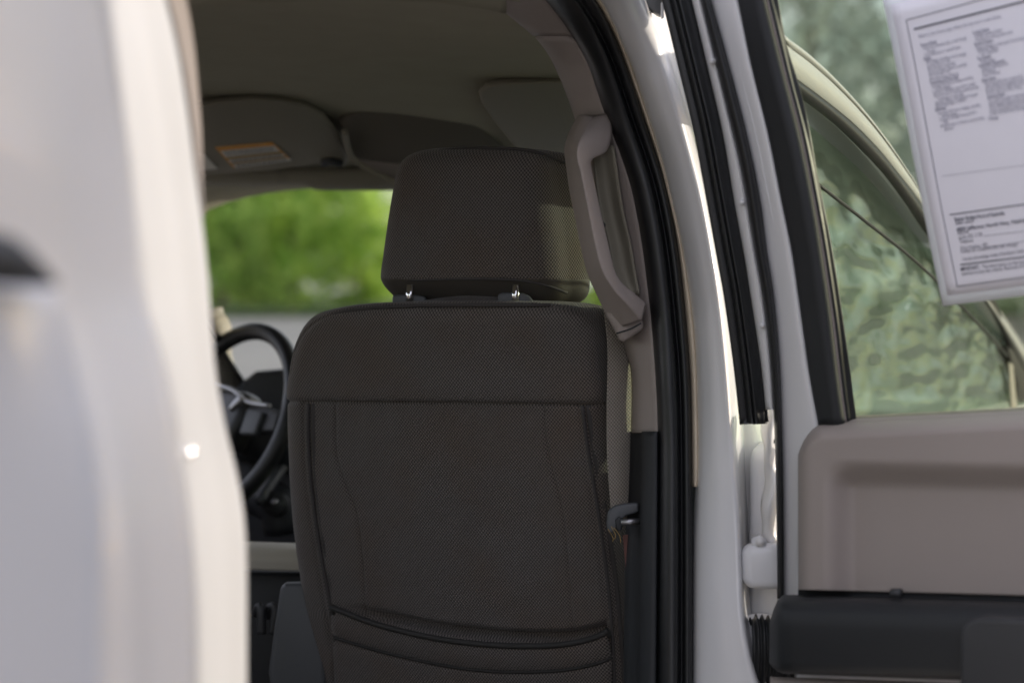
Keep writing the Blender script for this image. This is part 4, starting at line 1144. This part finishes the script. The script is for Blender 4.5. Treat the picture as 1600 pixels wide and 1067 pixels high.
def crown_mesh(seed, h, w, nclump, nleaf, size, low=0.18):
    rd = random.Random(seed); vs, fs = [], []
    for c in range(nclump):
        while True:
            a = Vector((rd.uniform(-1, 1), rd.uniform(-1, 1), rd.uniform(-1, 1)))
            if 0.25 < a.length < 1: break
        ce = Vector((a.x * w * 0.5, a.y * w * 0.5, h * (low + (1 - low) * (a.z * 0.5 + 0.5))))
        cr_ = rd.uniform(0.10, 0.20) * w
        for k in range(nleaf):
            d = Vector((rd.gauss(0, 1), rd.gauss(0, 1), rd.gauss(0, 0.8))) * cr_ * 0.55
            p = ce + d; s = size * rd.uniform(0.6, 1.3)
            nrm = (d.normalized() + Vector((rd.uniform(-1, 1), rd.uniform(-1, 1), rd.uniform(-0.3, 1)))).normalized()
            t1 = nrm.orthogonal().normalized(); t1 = (t1 * math.cos(k) + nrm.cross(t1) * math.sin(k)); t2 = nrm.cross(t1)
            i = len(vs)
            vs += [p - t1 * s, p + t2 * s * 0.45, p + t1 * s, p - t2 * s * 0.45]; fs.append((i, i + 1, i + 2, i + 3))
    return pymesh('crown', vs, fs)
def trunk_mesh(seed, h, w):
    rd = random.Random(seed); vs, fs = [], []
    def limb(p0, p1, r0, r1):
        n = 8; base = len(vs); seg = 7
        for i in range(n):
            t = i / (n - 1); c = p0.lerp(p1, t) + Vector((rd.uniform(-1, 1), rd.uniform(-1, 1), 0)) * 0.03 * h * t * (1 - t)
            r = r0 + (r1 - r0) * t
            for k in range(seg): vs.append(c + Vector((math.cos(2 * math.pi * k / seg) * r, math.sin(2 * math.pi * k / seg) * r, 0)))
        for i in range(n - 1):
            for k in range(seg):
                q = (k + 1) % seg; fs.append((base + i * seg + k, base + i * seg + q, base + (i + 1) * seg + q, base + (i + 1) * seg + k))
    limb(Vector((0, 0, -0.2)), Vector((0, 0, h * 0.75)), 0.035 * h * 0.7, 0.01 * h)
    for k in range(7):
        a = k * 2.4; z = h * (0.22 + 0.07 * k)
        limb(Vector((0, 0, z)), Vector((math.cos(a) * w * 0.36, math.sin(a) * w * 0.36, z + h * 0.22)), 0.012 * h, 0.003 * h)
    return pymesh('trunk', vs, fs)
protos = []
for (sd, h, w, lm) in ((1, 7.5, 6.0, 'leaf'), (2, 6.2, 5.2, 'leaf'), (3, 4.6, 5.0, 'leafdark')):
    cm = crown_mesh(sd, h, w, 40, 105, 0.20, 0.01); tm = trunk_mesh(sd + 20, h, w)
    protos.append((cm, tm, lm))
def tree(x, y, k, sc, rz, label, group):
    cm, tm, lm = protos[k]
    o = empty('leafy_tree', (x, y, gz(x, y)), label, 'tree', None, group)
    o.scale = (sc, sc, sc); o.rotation_euler = (0, 0, rz)
    for nme, me, mm in (('crown', cm, lm), ('trunk', tm, 'bark')):
        c = bpy.data.objects.new(nme, me); COL.objects.link(c); c.parent = o
        if not me.materials: me.materials.append(M[mm])
    return o
LB1 = 'bright green leafy tree blurred beyond the windshield, behind the steering wheel'
LB2 = 'dark green leafy tree showing past the front door, low at the right edge'
for (px, y, k, sc, rz) in ((345, 62, 0, 0.95, 0.3), (420, 66, 1, 1.0, 1.4), (455, 61, 0, 0.85, 2.2), (565, 67, 1, 0.62, 3.3), (735, 62, 1, 0.9, 4.1), (300, 66, 0, 0.9, 5.0), (380, 74, 0, 0.9, 0.2), (430, 76, 0, 0.9, 1.2), (600, 75, 0, 0.58, 2.6), (900, 60, 0, 0.9, 0.8), (985, 63, 1, 0.95, 1.9)):
    tree((px - 800) / FPX * y, y, k, sc, rz, LB1 if px < 800 else 'bright green leafy tree in the gap between headrest and grab handle', 'trees beyond the windshield' if px < 800 else 'trees right of the headrest')
random.seed(5)
for i, a in enumerate((12.5, 15.5, 17.5, 20, 24, 34, 47)):
    d = 66 + (i % 3) * 5
    if a < 22: d = 72
    tree(d * math.sin(R_(a)), d * math.cos(R_(a)), 2, 0.62, i * 1.3, LB2, 'trees at the right')

# unseen box truck, added so its body shades the near side of the pickup
bt = empty('shade_box_truck', (0, 0, 0), 'unseen dark grey box truck added out of view on the right to shade the pickup', 'box truck')
BF = 3.29
tbox('cargo_body', BF - 5.2, BF, 2.20, 4.35, 0.95, 2.95, 'van', bt, 0.03)
tbox('chassis', BF - 6.9, BF - 0.3, 2.75, 3.85, 0.55, 0.93, 'black', bt, 0.03)
cabp = [T(BF - 5.25, 2.3, 0.6), T(BF - 5.25, 2.3, 2.35), T(BF - 6.3, 2.3, 2.35), T(BF - 6.95, 2.3, 1.55), T(BF - 7.3, 2.3, 1.4), T(BF - 7.4, 2.3, 0.6)]
cabo = slab('cab', cabp, -RV, 1.95, 'van', bt, 0.08, 4)
slab('cab_window', [T(BF - 5.5, 2.29, 1.5), T(BF - 5.5, 2.29, 2.15), T(BF - 6.2, 2.29, 2.15), T(BF - 6.7, 2.29, 1.55)], -RV, 0.02, 'black', cabo, 0.005)
for ff in (BF - 1.2, BF - 6.5):
    for rr_ in (2.32, 4.0):
        wl = tube('wheel', [T(ff, rr_, 0.42), T(ff, rr_ + 0.26, 0.42)], 0.42, 'black', bt, 32, upv=ZV)
        tube('rim', [T(ff, rr_ - 0.004, 0.42), T(ff, rr_ + 0.264, 0.42)], 0.24, 'silver', wl, 24, upv=ZV)

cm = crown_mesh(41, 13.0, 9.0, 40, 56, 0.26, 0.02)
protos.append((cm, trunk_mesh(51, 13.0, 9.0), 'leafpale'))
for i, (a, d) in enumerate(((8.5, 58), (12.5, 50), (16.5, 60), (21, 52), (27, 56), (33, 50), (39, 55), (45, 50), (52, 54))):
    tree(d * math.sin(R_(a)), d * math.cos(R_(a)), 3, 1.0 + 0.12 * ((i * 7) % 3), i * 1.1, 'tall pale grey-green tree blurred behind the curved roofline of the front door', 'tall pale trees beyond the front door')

# ------------------------------------------------------------------ light
SUN_AZ = R_(82)      # measured from the camera axis towards the right
SUN_EL = R_(10.5)
sd = Vector((math.sin(SUN_AZ) * math.cos(SUN_EL), math.cos(SUN_AZ) * math.cos(SUN_EL), math.sin(SUN_EL)))
sl = bpy.data.lights.new('sun', 'SUN'); sl.energy = 1.5; sl.angle = R_(0.53); sl.color = (1.0, 0.91, 0.80)
so = bpy.data.objects.new('sun', sl); COL.objects.link(so)
so.rotation_euler = (-sd).to_track_quat('-Z', 'Y').to_euler()
w = bpy.data.worlds.new('World'); S.world = w; w.use_nodes = True
nt = w.node_tree; N, L = nt.nodes, nt.links
bg = N['Background']
sky = N.new('ShaderNodeTexSky'); sky.sky_type = 'NISHITA'; sky.sun_disc = False
sky.sun_elevation = SUN_EL; sky.sun_rotation = SUN_AZ
tc = N.new('ShaderNodeTexCoord')
mp = N.new('ShaderNodeMapping'); mp.inputs['Scale'].default_value = (1, 1, 2.4); mp.inputs['Location'].default_value = (0.35, 0.1, 0.22)
L.new(tc.outputs['Generated'], mp.inputs[0])
cn = N.new('ShaderNodeTexNoise'); cn.inputs['Scale'].default_value = 5.5; cn.inputs['Detail'].default_value = 7; cn.inputs['Roughness'].default_value = 0.55
L.new(mp.outputs[0], cn.inputs['Vector'])
rg = N.new('ShaderNodeMapRange'); rg.inputs['From Min'].default_value = 0.38; rg.inputs['From Max'].default_value = 0.60; rg.inputs['To Max'].default_value = 0.95
rg.interpolation_type = 'SMOOTHSTEP'
L.new(cn.outputs['Fac'], rg.inputs['Value'])
mx = N.new('ShaderNodeMix'); mx.data_type = 'RGBA'
L.new(rg.outputs[0], mx.inputs['Factor']); L.new(sky.outputs[0], mx.inputs['A']); mx.inputs['B'].default_value = (8.4, 8.05, 9.2, 1)
L.new(mx.outputs['Result'], bg.inputs['Color']); bg.inputs['Strength'].default_value = 0.10

S.view_settings.view_transform = 'Standard'
S.view_settings.look = 'None'
S.view_settings.exposure = 1.2
S.view_settings.gamma = 1.0
S.render.engine = 'CYCLES'
S.cycles.max_bounces = 10
S.cycles.diffuse_bounces = 5
S.cycles.transparent_max_bounces = 16
S.cycles.use_denoising = True
